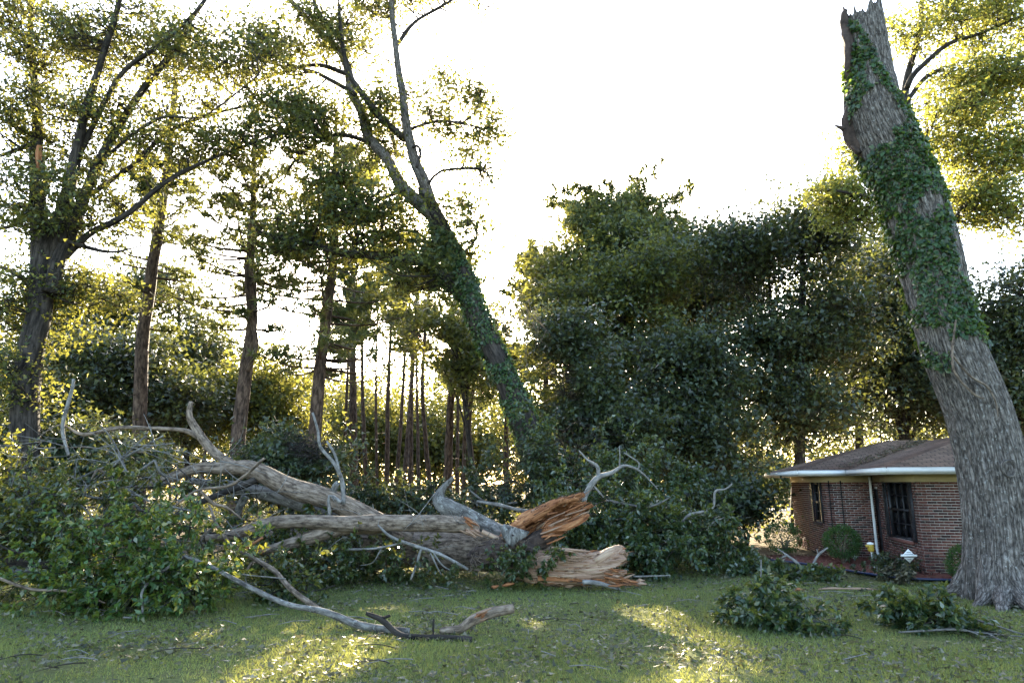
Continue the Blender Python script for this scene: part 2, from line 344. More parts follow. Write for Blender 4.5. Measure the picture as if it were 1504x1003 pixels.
# ------------------------------------------------------------------ foliage makers
def bough(mw, ml, rng, a, d, L, nt_=8, nl=12, size=.1, r=.012, aspect=.45, droop=.25, keep=None):
    """a leafy bough: a curved stem, side twigs, leaves set along the twigs"""
    CC, DD = [], []; d = unit(d); pts = [np.asarray(a, float)]
    for k in range(4):
        d = unit(d + rng.normal(size=3) * .22 + np.array((0, 0, -.05))); pts.append(pts[-1] + d * L / 4)
    pts = np.array(pts); mw.tube(pts, np.linspace(r, r * .3, 5), 4, L / 4, seed=int(rng.integers(99)))
    for k in range(nt_):
        t = rng.uniform(.15, 1) * 3.999; i = int(t); p = pts[i] + (pts[i + 1] - pts[i]) * (t - i)
        e = unit((pts[i + 1] - pts[i]) / (L / 4) * .5 + rng.normal(size=3) * .75); l = L * rng.uniform(.22, .42)
        q = p + e * l * .5 + rng.normal(size=3) * .05 * l; w = q + unit(e + rng.normal(size=3) * .35) * l * .5
        mw.tube([p, q, w], [r * .4, r * .3, r * .15], 3, l)
        s = rng.uniform(.1, 1, nl); c = np.where(s[:, None] < .5, p + (q - p) * s[:, None] * 2, q + (w - q) * (s[:, None] * 2 - 1))
        dd = e * .7 + rng.normal(size=(nl, 3)) * .6 - np.array((0, 0, droop))
        CC.append(c); DD.append(dd)
    c, dd = np.concatenate(CC), np.concatenate(DD); kk = sunmask(c); ml.leaves(c[kk], size, rng, aspect, d=dd[kk])
def clump_leaves(ml, rng, centers, n, spread, size, aspect=.6, flat=.45, droop=.2, prune=True, tri=False):
    C = np.repeat(centers, n, 0) + rng.normal(size=(len(centers) * n, 3)) * spread
    C = C[C[:, 2] > .1]
    if prune: C = C[sunmask(C)]
    ml.leaves(C, size, rng, aspect, flat, droop, tri=tri)
def foliage(mw, ml, rng, cs, nsub, n, spread, size, aspect=.6, tight=.38, r=.012, tri=False):
    """sprays: from each clump centre a few twigs run out, each with its own small bunch of leaves"""
    sp = np.asarray(spread); c = np.repeat(cs, nsub, 0); e = c + rng.normal(size=c.shape) * sp; mw.sticks(c, e, r)
    C = np.repeat(e, n, 0) + rng.normal(size=(len(e) * n, 3)) * sp * tight; f = rng.uniform(0, 1, (len(e) * n, 1)); C = C - (np.repeat(e - c, n, 0)) * f * .6
    C = C[C[:, 2] > .1]; C = C[sunmask(C)]; ml.leaves(C, size, rng, aspect, .2, .25, tri=tri)
def connect(mw, rng, skel, srad, centers, r=.03, n=3, sag=.15):
    """thin branches from the nearest skeleton point to each clump of leaves"""
    skel = np.asarray(skel)
    for c in centers:
        d = np.linalg.norm(skel - c - np.array((0, 0, -.5)), axis=1) + (skel[:, 2] > c[2] + .3) * 1.5
        i = int(np.argmin(d)); s = skel[i]; L = np.linalg.norm(c - s)
        m_ = (s + c) / 2 + rng.normal(size=3) * L * .1 + np.array((0, 0, -sag * L))
        mw.tube([s, m_, c], [min(r * (.5 + L * .25), srad[i] * .7), r * .5, r * .2], n, max(L / 3, .3))
def crown_centers(rng, c, rad, k, shell=.2, uneven=.35):
    d = unit(rng.normal(size=(k * 4, 3))); r = shell + (1 - shell) * rng.uniform(0, 1, k * 4) ** .7
    r *= 1 + uneven * vnoise(d * 2.2 + rng.uniform(0, 50, 3), 3)
    q = d * r[:, None]; q = q[vnoise(q * 2.4 + rng.uniform(0, 50, 3), 8) > -.12][:k]
    return np.asarray(c) + q * np.asarray(rad)
def tree(name, label, trunk, rad, crown, k, nl, spread, size, leaf, bark, seed, limbs=6, group=None, n=10, cat='tree', limb0=.45, amp=.0, aspect=.55, extra=None, thick=1.):
    """trunk path, limbs that curve up into the crown, clumps of leaves tied on by thin branches"""
    rng = rs(seed); base = np.array((trunk[0][0], trunk[0][1], 0.)); t = thing(name, label, cat, base, group)
    p, r = spline(trunk, rad, .6)
    mb = MB(); mb.tube(trunk, rad, n, .35 if amp else .7, amp=amp, freq=7, wob=.25, seed=seed, flare=.5); mb.build('trunk', M[bark], t, True)
    sk, sr = [p[len(p) // 2:]], [r[len(p) // 2:]]; mw, ml = MB(), MB()
    cs = []
    for (cc, cr) in crown:
        m_ = max(8, int(k * (cr[0] * cr[1] * cr[2]) ** .6 / sum((q[0] * q[1] * q[2]) ** .6 for _, q in crown))); cs.append(crown_centers(rng, cc, cr, m_))
    cs = np.concatenate(cs); cs = cs[cs[:, 2] > .8]
    for i in range(limbs):
        g = cs[rng.integers(len(cs))]; cc, cr = crown[i % len(crown)]
        tgt = np.asarray(cc) + (g - np.asarray(cc)) * .8; s = rng.uniform(limb0, .97); j = int(s * (len(p) - 1)); a = p[j]
        if tgt[2] < a[2] + .2: tgt = tgt + np.array((0, 0, a[2] + .4 - tgt[2])) * .8
        L = np.linalg.norm(tgt - a); mid = a + (tgt - a) * .45 + np.array((0, 0, .12 * L)) + rng.normal(size=3) * .06 * L
        lr = min(r[j] * .55, .03 * L + .03) * thick; pts = [a, mid, tgt]
        lm = MB(); lm.tube(pts, [lr, lr * .6, lr * .2], 6, .7, wob=.8, seed=seed + i); lm.build('limb', M[bark], t, True)
        q, rr = spline(pts, [lr, lr * .6, lr * .2], .5); sk.append(q[1:]); sr.append(rr[1:])
    connect(mw, rng, np.concatenate(sk), np.concatenate(sr), cs, .035 * thick)
    foliage(mw, ml, rng, cs, 6, nl // 6, spread, size, tri=True)
    if mw.V: mw.build('branches', M[bark], t)
    ml.build('crown', M[leaf], t)
    return t
def tufts(ml, rng, C, n, L, up=.25):
    """pine tufts: thin needles standing out from each point"""
    m_ = len(C); c = np.repeat(C, n, 0); d = rng.normal(size=(m_ * n, 3)); d[:, 2] += up; ml.leaves(c, L, rng, .16, d=d, fold=0., rnd=np.repeat(rng.uniform(0, 1, m_), n), tri=True)
def pine(name, label, trunk, rad, z0, z1, reach, nb, nt_, seed, group=None, tuft=.34, n=8, needles=11, bark='bark_pine', amp=0.):
    rng = rs(seed); base = np.array((trunk[0][0], trunk[0][1], 0.)); t = thing(name, label, 'pine tree', base, group)
    mb = MB(); mb.tube(trunk, rad, n, .5 if amp else 1., amp=amp, wob=.15, seed=seed); mb.build('trunk', M[bark], t, True)
    p, r = spline(trunk, rad, .4); mw, ml = MB(), MB(); C = []
    for i in range(nb):
        s = rng.uniform(0, 1) ** .8; z = z0 + (z1 - z0) * s; j = int(np.argmin(abs(p[:, 2] - z))); a = p[j]
        th = rng.uniform(0, 6.283); L = reach * (1 - .62 * s ** 2) * rng.uniform(.5, 1.15) * (1 if s > .15 else .7)
        d = np.array((math.cos(th), math.sin(th), .05 + .5 * s)); e = a + d * L * np.array((1, 1, 1)); m_ = a + (e - a) * .5 + np.array((0, 0, -.08 * L))
        mw.tube([a, m_, e], [min(.06, r[j] * .5), .035, .012], 4, .8)
        for q in range(nt_):
            u = rng.uniform(.35, 1.05); c = a + (e - a) * u + rng.normal(size=3) * np.array((.28, .28, .12)) * (.25 + .2 * L); C.append(c)
    q = rng.integers(len(p) // 8, len(p), 26); dq = unit(rng.normal(size=(26, 3)) * (1, 1, .25)); mw.sticks(p[q], p[q] + dq * rng.uniform(.3, 1.5, (26, 1)), .03)
    tp = p[-1]; C += list(tp + rng.normal(size=(8, 3)) * (.4, .4, .4))
    C = np.array(C); C = C[sunmask(C)]; tufts(ml, rng, C, needles, tuft)
    mw.build('branches', M[bark], t); ml.build('crown', M['needle'], t); return t

# ------------------------------------------------------------------ brick house
house = thing('brick_house', 'low red brick house with white gutter and brown shingle roof beside the broken trunk', 'house', HC)
ZW = 2.37; CH = .0677; BL = .2127
def rect_wall(u0, v0, u1, v1, openings):
    """one wall: mortar sheet with recessed joints, every brick a box proud of it; openings given along the wall (s0,s1,z0,z1)"""
    a, b_ = H(u0, v0, 0), H(u1, v1, 0); d = b_ - a; L = np.linalg.norm(d); d /= L; nrm = np.array((d[1], -d[0], 0))
    out = []
    for c in range(int(ZW / CH)):
        z = c * CH; s = -(BL / 2) * (c % 2)
        while s < L:
            s0, s1 = max(s, 0), min(s + BL - .014, L); segs = [(s0, s1)]
            for (o0, o1, q0, q1) in openings:
                if z + CH > q0 and z < q1:
                    nw = []
                    for x0, x1 in segs:
                        if x1 <= o0 or x0 >= o1: nw.append((x0, x1))
                        else:
                            if x0 < o0: nw.append((x0, o0))
                            if x1 > o1: nw.append((o1, x1))
                    segs = nw
            out += [(a + d * (x0 + x1) / 2 + HZ * (z + CH / 2), x1 - x0, d, nrm) for x0, x1 in segs if x1 - x0 > .025]
            s += BL
    return a, d, nrm, L, out
bme = None
def brick_mesh():
    mb = MB(); mb.box((0, 0, 0), (1, .04, CH - .014)); o = mb.build('brick', M['brick']); me = o.data; bpy.data.objects.remove(o); return me
bme = brick_mesh(); ALLB = []
VM = 3.62; UL = -1.35; VB = 9.2; UR = 5.3; UE = 12.
walls = [('front', 0, 0, UR, 0, [(1.32, 2.6, 1.0, 2.37)]), ('side', 0, VM, 0, 0, [(VM - 2.32, VM - .62, .80, 2.33), (0, .42, 0, 2.1)]),
         ('inner', UL, VM, 0, VM, []), ('left', UL, VB, UL, VM, [(VB - 5.35, VB - 4.45, 1.05, 2.3)])]
for nm, u0, v0, u1, v1, op in walls:
    a, d, nr, L, bl = rect_wall(u0, v0, u1, v1, op); mb = MB()
    zs = [(0, ZW)]; ax = np.stack([d, nr, HZ])
    cuts = sorted(set([0., L] + [x for o_ in op for x in o_[:2]]))
    for x0, x1 in zip(cuts[:-1], cuts[1:]):
        xm = (x0 + x1) / 2; sp = [(0, ZW)]
        for o_ in op:
            if o_[0] < xm < o_[1]: sp = [(q0, q1) for q0, q1 in ((0, o_[2]), (o_[3], ZW)) if q1 - q0 > .01]
        for q0, q1 in sp: mb.box(a + d * xm - nr * .10 + HZ * (q0 + q1) / 2, (x1 - x0, .2, q1 - q0), ax)
    w = mb.build('wall', M['mortar'], house); child_org(w, house)
    for (c, l, dd, nn_) in bl: ALLB.append((np.linalg.norm(c - np.array((0, 0, HCAM))) + (12 if nm == 'front' and (c - a) @ d > 1.75 else 0) + (3 if nm == 'side' and (c-a)@d < 1.0 else 0) + (0 if nm != 'left' else 4), c, l, dd, nn_, w))
for u0, v0, u1, v1 in ((UR, 0, UR, VM), (UR, VM, UE, VM), (UE, VM, UE, VB), (UE, VB, UL, VB)):
    a, b_ = H(u0, v0, 0), H(u1, v1, 0); d = unit(b_ - a); mb = MB(); mb.box((a + b_) / 2 + HZ * ZW / 2, (np.linalg.norm(b_ - a), .2, ZW), np.stack([d, np.array((d[1], -d[0], 0)), HZ])); mb.build('wall', M['mortar'], house)
ALLB.sort(key=lambda t: t[0]); rest = {}
for i, (_, c, l, d, nr, w) in enumerate(ALLB):
    c = c + nr * .0; ax = np.stack([d, nr, HZ])
    if i < 300:
        o = bpy.data.objects.new('brick', bme); COL.objects.link(o); o.parent = w
        Mx = Matrix(((d[0] * l, nr[0], 0, c[0] - HC[0]), (d[1] * l, nr[1], 0, c[1] - HC[1]), (0, 0, 1, c[2]), (0, 0, 0, 1))); o.matrix_local = Mx
    else:
        rest.setdefault(w.name, (w, MB()))[1].box(c, (l, .04, CH - .014), ax, random.Random(i).random())
for w, mb in rest.values(): o = mb.build('bricks', M['brick'], w); o['kind'] = 'stuff'
# roof: eave z, hips
OV = .85; ZE = 2.66; RISE = 1.05
pts = {'a': (UL - OV, VM - OV + .1), 'b': (-OV, VM - OV + .1), 'c': (-OV, -OV), 'd': (UR + OV, -OV), 'e': (UR + OV, VM - OV + .1), 'f': (UE + OV, VM - OV + .1), 'g': (UE + OV, VB + OV), 'h': (UL - OV, VB + OV)}
hv = (pts['h'][1] - pts['a'][1]) / 2; vr = pts['a'][1] + hv; wr = (pts['d'][0] - pts['c'][0]) / 2; uw = pts['c'][0] + wr
A = {k: H(*q, ZE) for k, q in pts.items()}
A['r0'] = H(pts['a'][0] + hv, vr, ZE + RISE); A['r1'] = H(pts['f'][0] - hv, vr, ZE + RISE); zw = ZE + RISE * min(1, wr / hv)
A['w0'] = H(uw, pts['c'][1] + wr, zw); A['w1'] = H(uw, pts['b'][1] + wr, zw)
rf = None
for k_, f in enumerate([('a', 'b', 'w1', 'r0'), ('b', 'c', 'w0', 'w1'), ('c', 'd', 'w0'), ('d', 'e', 'w1', 'w0'), ('w1', 'e', 'f', 'r1'), ('f', 'g', 'r1'), ('g', 'h', 'r0', 'r1'), ('h', 'a', 'r0'), ('r0', 'w1', 'r1')]):
    q = np.array([A[x] for x in f]); mb = MB(); d0 = unit(q[1] - q[0]) if k_ < 8 else HU; nz = unit(np.cross(q[1] - q[0], q[-1] - q[0])); nz = nz * np.sign(nz[2])
    n_ = len(q); lo = q - HZ * .05
    mb.add(np.concatenate([q, lo]), [(i, (i + 1) % n_, n_ + (i + 1) % n_, n_ + i) for i in range(n_)] + ([(0, 1, 2, 3), (7, 6, 5, 4)] if n_ == 4 else []), [(0, 1, 2), (5, 4, 3)] if n_ == 3 else [])
    o = mb.build('roof_slope', M['shingle'], house)
    # slope-aligned object axes keep the shingle courses level
    X_ = d0; Z_ = nz; Y_ = np.cross(Z_, X_); m3 = Matrix((X_, Y_, Z_)).transposed()
    o.data.transform(m3.transposed().to_4x4()); o.matrix_local = m3.to_4x4()
ring = ['a', 'b', 'c', 'd', 'e', 'f', 'g', 'h']
for i in range(8):
    a, b_ = A[ring[i]], A[ring[(i + 1) % 8]]; d = unit(b_ - a); nr = np.array((d[1], -d[0], 0)); L = np.linalg.norm(b_ - a); ax = np.stack([d, nr, HZ])
    mb = MB(); mb.box((a + b_) / 2 - HZ * .115 - nr * .012, (L - .004, .03, .12), ax); mb.box((a + b_) / 2 - HZ * .085 + nr * .05, (L + .08, .085, .10), ax); mb.box((a + b_) / 2 - HZ * .03 + nr * .085, (L + .11, .02, .025), ax)
    mb.build('gutter', M['white_paint'], house)
mb = MB(); zs_ = ZE - .155
mb.add(np.array([H(*pts[x], zs_) for x in ring]), [(0, 7, 6, 5), (1, 4, 3, 2)]); mb.build('soffit', M['tan_paint'], house)
for u0, v0, u1, v1 in ((0, 0, UR, 0), (0, VM, 0, 0), (UL, VM, 0, VM), (UL, VB, UL, VM)):
    a, b_ = H(u0, v0, 0), H(u1, v1, 0); d = unit(b_ - a); nr = np.array((d[1], -d[0], 0)); mb = MB()
    mb.box((a + b_) / 2 + HZ * (ZW + .07) + nr * .012, (np.linalg.norm(b_ - a) + .02, .07, .28), np.stack([d, nr, HZ])); mb.build('frieze_board', M['tan_paint'], house)
def window(a, d, nr, s0, s1, z0, z1, cols, rows, shut=True):
    ax = np.stack([d, nr, HZ]); mb = MB(); w, h = s1 - s0, z1 - z0; c = a + d * (s0 + s1) / 2 + HZ * (z0 + z1) / 2 - nr * .05
    for s, ww in ((s0 + .03, .06), (s1 - .03, .06)): mb.box(a + d * s + HZ * (z0 + z1) / 2 - nr * .04, (ww, .10, h), ax)
    for z in (z0 + .03, z1 - .03, (z0 + z1) / 2): mb.box(a + d * (s0 + s1) / 2 + HZ * z - nr * .042, (w - .12, .09, .055), ax)
    win = mb.build('window', M['dark_paint'], house); child_org(win, house)
    pw = (w - .12) / cols
    for i in range(1, cols):
        mb = MB(); mb.box(a + d * (s0 + .06 + pw * i) + HZ * (z0 + z1) / 2 - nr * .045, (.022, .05, h - .11), ax); mb.build('muntin', M['dark_paint'], win)
    ph = (h - .165) / (rows)
    for j in range(rows):
        zc = z0 + .058 + ph * (j + .5) + (.055 if j >= rows / 2 else 0)
        if j % 2 == 0: 
            mb = MB(); mb.box(a + d * (s0 + s1) / 2 + HZ * (zc + ph / 2) - nr * .046, (w - .12, .045, .018), ax); mb.build('muntin', M['dark_paint'], win)
        for i in range(cols):
            mb = MB(); mb.box(a + d * (s0 + .06 + pw * (i + .5)) + HZ * zc - nr * .06, (pw - .024, .006, ph - .02), ax); mb.build('pane', M['glass'], win)
    mb = MB(); mb.box(a + d * (s0 + s1) / 2 + HZ * (z0 - .04) + nr * .02, (w + .1, .16, .07), ax); mb.build('sill', M['brick'], win)
    if shut:
        for s in (s0 - .17, s1 + .17):
            mb = MB(); mb.box(a + d * s + HZ * (z0 + z1) / 2 + nr * .028, (.30, .03, h), ax)
            for z in np.arange(z0 + .08, z1 - .06, .06): mb.box(a + d * s + HZ * z + nr * .047, (.22, .012, .035), ax)
            mb.build('shutter', M['dark_paint'], house)
fa = H(0, VM, 0); fd = unit(H(0, 0, 0) - fa); fn = np.array((fd[1], -fd[0], 0)); window(fa, fd, fn, VM - 2.32, VM - .62, .80, 2.33, 3, 4)
fa2 = H(UL, VB, 0); window(fa2, fd, fn, VB - 5.35, VB - 4.45, 1.05, 2.3, 2, 4)
fa3 = H(0, 0, 0); fn3 = np.array((HU[1], -HU[0], 0)); window(fa3, HU, fn3, 1.32, 2.6, 1.0, 2.37, 3, 4)
mb = MB(); mb.box(fa + fd * .21 + HZ * 1.05 - fn * .03, (.42, .05, 2.1), np.stack([fd, fn, HZ])); mb.build('door', M['dark_paint'], house)
# downspout and wall cables
mb = MB(); q = H(-.10, VM - .07, 0); mb.tube([q + HZ * 2.45, q + HZ * .35, q + HZ * .22 - HV * .05, q + HZ * .12 - HV * .3], [.042] * 4, 8, .3); mb.build('downspout', M['white_paint'], house, True)
for u, z in ((UL + .08, .5), (UL + .42, .9)):
    mb = MB(); q = H(u, VM - .05, 0); mb.tube([q + HZ * 2.35, q + HZ * (z + .8), q + HZ * z], [.018] * 3, 6, .6); mb.build('conduit', M['black'], house, True)
rng = rs(77); mb = MB(); a, b_ = A['b'], A['w1']; t = rng.beta(1.2, 1.2, 520)[:, None]
C = a + (b_ - a) * t + rng.normal(size=(520, 3)) * (.16, .22, .0); C[:, 2] = ZE + .06 + (zw - ZE) * t[:, 0] + np.abs(rng.normal(size=520)) * .04
mb.leaves(C, .10, rng, .4, .9, 0); o = mb.build('roof_leaf_litter', M['litter']); tag(o, 'green leaves and twigs caught in the roof valley', 'leaf litter', kind='stuff')

# ------------------------------------------------------------------ traced limbs
def rp(w, p): return w * .44 * (p[1] * math.cos(PITCH) + (p[2] - HCAM) * math.sin(PITCH)) / FPX
def tr(pts, Y, dY=0.):
    """photo trace [(px, py, width px)] set at depth Y, drifting by dY over its length -> points and radii in metres"""
    n_ = len(pts); p = [P(q[0], q[1], Y + dY * i / max(1, n_ - 1)) for i, q in enumerate(pts)]
    return p, [rp(q[2], c) for q, c in zip(pts, p)]
def limb(parent, pts, Y, dY=0., mat_='bark_limb', name='limb', n=12, step=.15, amp=.015, wob=.5, seed=1, freq=9, **k):
    p, r = tr(pts, Y, dY); mb = MB(); mb.tube(p, r, n, step, amp=amp, wob=wob, seed=seed, freq=freq, **k)
    return mb.build(name, M[mat_], parent, True)
def regions(rng, regs):
    out = []
    for (px, py, rx, ry, Y, dy, k) in regs:
        c = P(px, py, Y); s = Y / FPX; q = unit(rng.normal(size=(k, 3))) * rng.uniform(.15, 1, (k, 1)) ** .6
        out.append(c + q * np.array((rx * s, dy, ry * s)))
    return np.concatenate(out)
def surface_ivy(ml, rng, p, r, n, size, mask, lift=.05, side=None):
    """leaves hugging a trunk given by path and radii; mask(f, theta, pos) -> keep"""
    T, N_, B_ = frames(p); i = rng.integers(0, len(p) - 1, n); th = rng.uniform(0, 2 * math.pi, n)
    nr = N_[i] * np.cos(th)[:, None] + B_[i] * np.sin(th)[:, None]; f = rng.uniform(0, 1, (n, 1))
    c = p[i] * (1 - f) + p[i + 1] * f + nr * (r[i][:, None] + rng.uniform(.0, lift, (n, 1)))
    k = mask(i / len(p), th, c); c, nr = c[k], nr[k]; m_ = len(c); size = size[k] if np.ndim(size) else size
    d = rng.normal(size=(m_, 3)) * .5; d[:, 2] -= .7; d += nr * .25
    ml.leaves(c, size, rng, .85, d=d, nrm=nr + rng.normal(size=(m_, 3)) * .35, fold=.06)

# ------------------------------------------------------------------ the broken standing trunk by the house
YT = 14.3
tr1 = [(1480, 884, 118), (1476, 850, 110), (1471, 790, 102), (1459, 700, 98), (1435, 600, 94), (1396, 500, 92), (1351, 330, 97), (1315, 240, 94), (1285, 165, 88), (1276, 100, 70), (1266, 22, 60)]
p, r = tr(tr1, YT, .5); p[0][2] = -.45; base = np.array((p[0][0], p[0][1], 0))
bt_ = thing('broken_tree', 'huge broken off leaning trunk wrapped in ivy beside the brick house', 'tree', base)
NS = 224; V, F, tt, bk = tube(p, r, NS, .06, amp=.042, freq=12, stretch=.12, seed=11, cap=False, flare=.85); nr_ = len(V) // NS
top_ = V[-NS:].mean(0); th = np.arange(NS) / NS * 2 * math.pi
rag = vnoise(np.stack([np.cos(th) * 3, np.sin(th) * 3, th * 0], 1), 21) * .22 + vnoise(np.stack([np.cos(th) * 9, np.sin(th) * 9, th * 0], 1), 22) * .16
rag += (V[-NS:, 0] - top_[0]) * .6
for k in range(10): V[(nr_ - 1 - k) * NS:(nr_ - k) * NS, 2] += rag * (1 - k / 10)
V = np.concatenate([V, [top_ - np.array((0, 0, .5))]]); bk = np.concatenate([bk, bk[-1:]]); j = np.arange(NS); c_ = (nr_ - 1) * NS
mb = MB(); mb.add(V, F, np.stack([c_ + j, c_ + (j + 1) % NS, np.full(NS, nr_ * NS)], 1), bk); mb.build('trunk', M['bark_oak'], bt_, True)
q, qr = tr([(1452, 560, 30), (1470, 620, 40), (1490, 700, 52), (1505, 790, 60), (1512, 886, 84)], YT - .05); mb = MB()
q[-1][2] = -.45; mb.tube(q[::-1], qr[::-1], 110, .06, amp=.042, freq=12, stretch=.12, seed=12, flare=.7); mb.build('buttress_stem', M['bark_oak'], bt_, True)
rng = rs(29)
for k, a_ in enumerate((-2.6, -2.25, -1.9, -1.35, -.8, 2.6)):    # roots running out into the lawn
    d = np.array((math.cos(a_), math.sin(a_), 0)); l = rng.uniform(1.0, 1.5); mb = MB(); mb.tube([base + d * .35 + HZ * .75, base + d * .72 + HZ * .22, base + d * l + HZ * .03, base + d * (l + .5) - HZ * .12], [.26, .2, .11, .05], 24, .06, amp=.025, freq=12, stretch=.15, seed=60 + k); mb.build('root', M['bark_oak'], bt_, True)
limb(bt_, [(1240, 18, 10), (1244, 60, 14), (1246, 120, 16), (1243, 165, 22), (1252, 205, 24), (1275, 240, 10)], YT + .35, .1, 'rot_and_shade', 'torn_edge', 14, .05, .05, 1.2, 3, 12)
for (x, y, x2, y2) in ((1240, 190, 1226, 184), (1242, 60, 1236, 30), (1262, 225, 1250, 214), (1246, 30, 1238, 10)): limb(bt_, [(x, y, 9), (x2, y2, 2)], YT + .4, 0, 'rot_and_shade', 'splinter', 5, .1, .01, 0, 4)
if 0: limb(bt_, [(1247, 40, 7), (1248, 130, 8), (1262, 215, 5)], YT + .1, 0, 'wood_orange', 'bare_wood', 8, .08, .02, .5, 7)
for (px, py) in ((1480, 688), (1452, 690)): 
    mb = MB(); c = P(px, py, YT - .66); t_ = np.linspace(0, 2 * math.pi, 17)[:-1]; ringp = [c + np.array((math.cos(a_) * .13, -.02, math.sin(a_) * .15)) for a_ in np.append(t_, 0)]
    if px == 1480: mb.tube(ringp, [.03] * 17, 6, .05, amp=.008); mb.build('knot', M['bark_oak'], bt_, True)
rng = rs(31); pp, pr = spline(p, r, .15); ml = MB()
def im(f, th, c):
    u = vnoise(c * 1.1, 41) + .5 * vnoise(c * 3.1, 42); z = c[:, 2]
    dens = np.interp(z, [4.0, 4.6, 5.2, 6.0, 8.5, 10., 11., 12.2, 13.0], [-1.5, -.75, -.05, .3, .45, .35, .05, -.4, -1.4])
    vine = np.abs(((th * 1.0 + z * .55) % 3.14) - 1.57) < .22
    return (u + dens > .12) | (vine & (z > 9.5) & (z < 13.2) & (u > -.5))
surface_ivy(ml, rng, pp, pr, 42000, rng.uniform(.06, .13, 42000), im, .05); ml.build('ivy', M['leaf_ivy'], bt_)
for tr_ in ([(1398, 520, 4), (1425, 552, 4), (1450, 568, 4), (1462, 590, 3), (1466, 612, 2)], [(1404, 470, 3), (1400, 540, 4), (1432, 580, 4), (1446, 584, 2)]): limb(bt_, tr_, YT - .58, 0, 'bark_limb', 'vine', 5, .1, 0, .5, 3)

# ------------------------------------------------------------------ the fallen tree
ft = thing('fallen_tree', 'fallen oak with splintered orange trunk and bare limbs lying across the lawn', 'tree', G(700, 850))
p, r = tr([(795, 815, 40), (760, 812, 56), (720, 811, 62), (640, 808, 62), (540, 800, 50), (440, 792, 38), (330, 790, 20)], 16.4, 3.4)
mb = MB(); mb.tube(p, r, 64, .07, amp=.025, freq=7, stretch=.2, seed=14, wob=.15); mb.build('trunk', M['bark_limb'], ft, True)
p, r = tr([(782, 820, 36), (750, 818, 50), (715, 820, 42), (690, 822, 16)], 16.0, .3); mb = MB(); mb.tube(p, r, 60, .035, amp=.11, freq=13, stretch=.6, seed=15, wob=.5); mb.build('rot_and_shade_hollow', M['rot_and_shade'], ft)
limb(ft, [(768, 806, 14), (784, 796, 30), (800, 786, 30), (815, 776, 10)], 16.25, -.1, 'rot_and_shade', 'rot_and_shade_hollow', 24, .05, .05, .6, 17, 12)  # dark body standing in for the shade inside the cavity under the shard
A_ = dict(n=28, step=.08, amp=.018)
limb(ft, [(700, 778, 16), (690, 772, 26), (640, 769, 27), (560, 771, 27), (512, 769, 26), (439, 765, 21), (391, 768, 19), (340, 783, 15), (286, 791, 9)], 16.5, -.9, 'bark_limb', seed=21, **A_)
limb(ft, [(560, 773, 20), (511, 775, 22), (479, 783, 22), (423, 797, 20), (379, 811, 11)], 16.4, -.7, 'bark_limb', seed=22, **A_)
limb(ft, [(600, 790, 34), (540, 762, 36), (503, 743, 33), (439, 719, 34), (371, 694, 28), (328, 690, 20), (292, 690, 17), (252, 704, 15), (218, 716, 13)], 17.6, -.6, 'bark_limb', seed=23, **A_)
limb(ft, [(375, 696, 18), (345, 682, 15), (320, 668, 14), (292, 640, 14), (277, 612, 10), (281, 590, 7)], 17.3, .3, 'bark_limb', seed=24, n=16, step=.1)
limb(ft, [(300, 648, 9), (272, 632, 8), (220, 628, 6), (172, 628, 7), (123, 638, 7), (90, 624, 4), (61, 638, 2)], 17.5, -.5, 'bark_limb', seed=25, n=10, step=.1)
limb(ft, [(560, 775, 22), (479, 755, 22), (423, 735, 22), (367, 719, 20), (320, 713, 18), (280, 707, 10)], 18.1, -.2, 'bark_grey', seed=26, **A_)
limb(ft, [(376, 704, 12), (332, 723, 11), (276, 747, 8), (250, 760, 5)], 17.2, -.5, 'bark_dark', seed=27, n=12)
limb(ft, [(760, 795, 22), (733, 781, 25), (688, 757, 29), (655, 745, 30), (644, 733, 22), (650, 717, 10), (665, 701, 6)], 16.9, .4, 'bark_grey', seed=28, **A_)
limb(ft, [(790, 752, 5), (760, 748, 6), (730, 741, 6), (700, 736, 5)], 17.6, .3, 'bark_grey', seed=29, n=8)
limb(ft, [(500, 742, 14), (490, 722, 12), (497, 708, 6)], 17.3, 0, 'bark_grey', seed=30, n=10)
limb(ft, [(344, 770, 9), (352, 745, 12), (362, 728, 14)], 18.4, 0, 'bark_grey', seed=31, n=10)
for k, tr_ in enumerate(([(108, 556, 5), (98, 599, 6), (92, 632, 6), (100, 668, 5)], [(98, 600, 3), (78, 612, 2)], [(240, 640, 4), (180, 672, 4), (130, 695, 3), (90, 712, 2)], [(215, 640, 3), (150, 700, 3), (105, 730, 2)], [(459, 606, 4), (467, 632, 4), (471, 656, 5), (491, 680, 6), (503, 706, 7), (505, 740, 7)], [(480, 648, 4), (492, 668, 4), (500, 700, 5)], [(0, 700, 4), (40, 702, 6), (60, 730, 4)], [(500, 738, 7), (483, 728, 5), (484, 757, 6)])):
    limb(ft, tr_, 17.0 - .1 * k, 0, 'bark_pale' if k in (0, 4, 5, 7) else 'bark_grey', 'dead_branch', 7, .15, .004, .8, 33 + k)
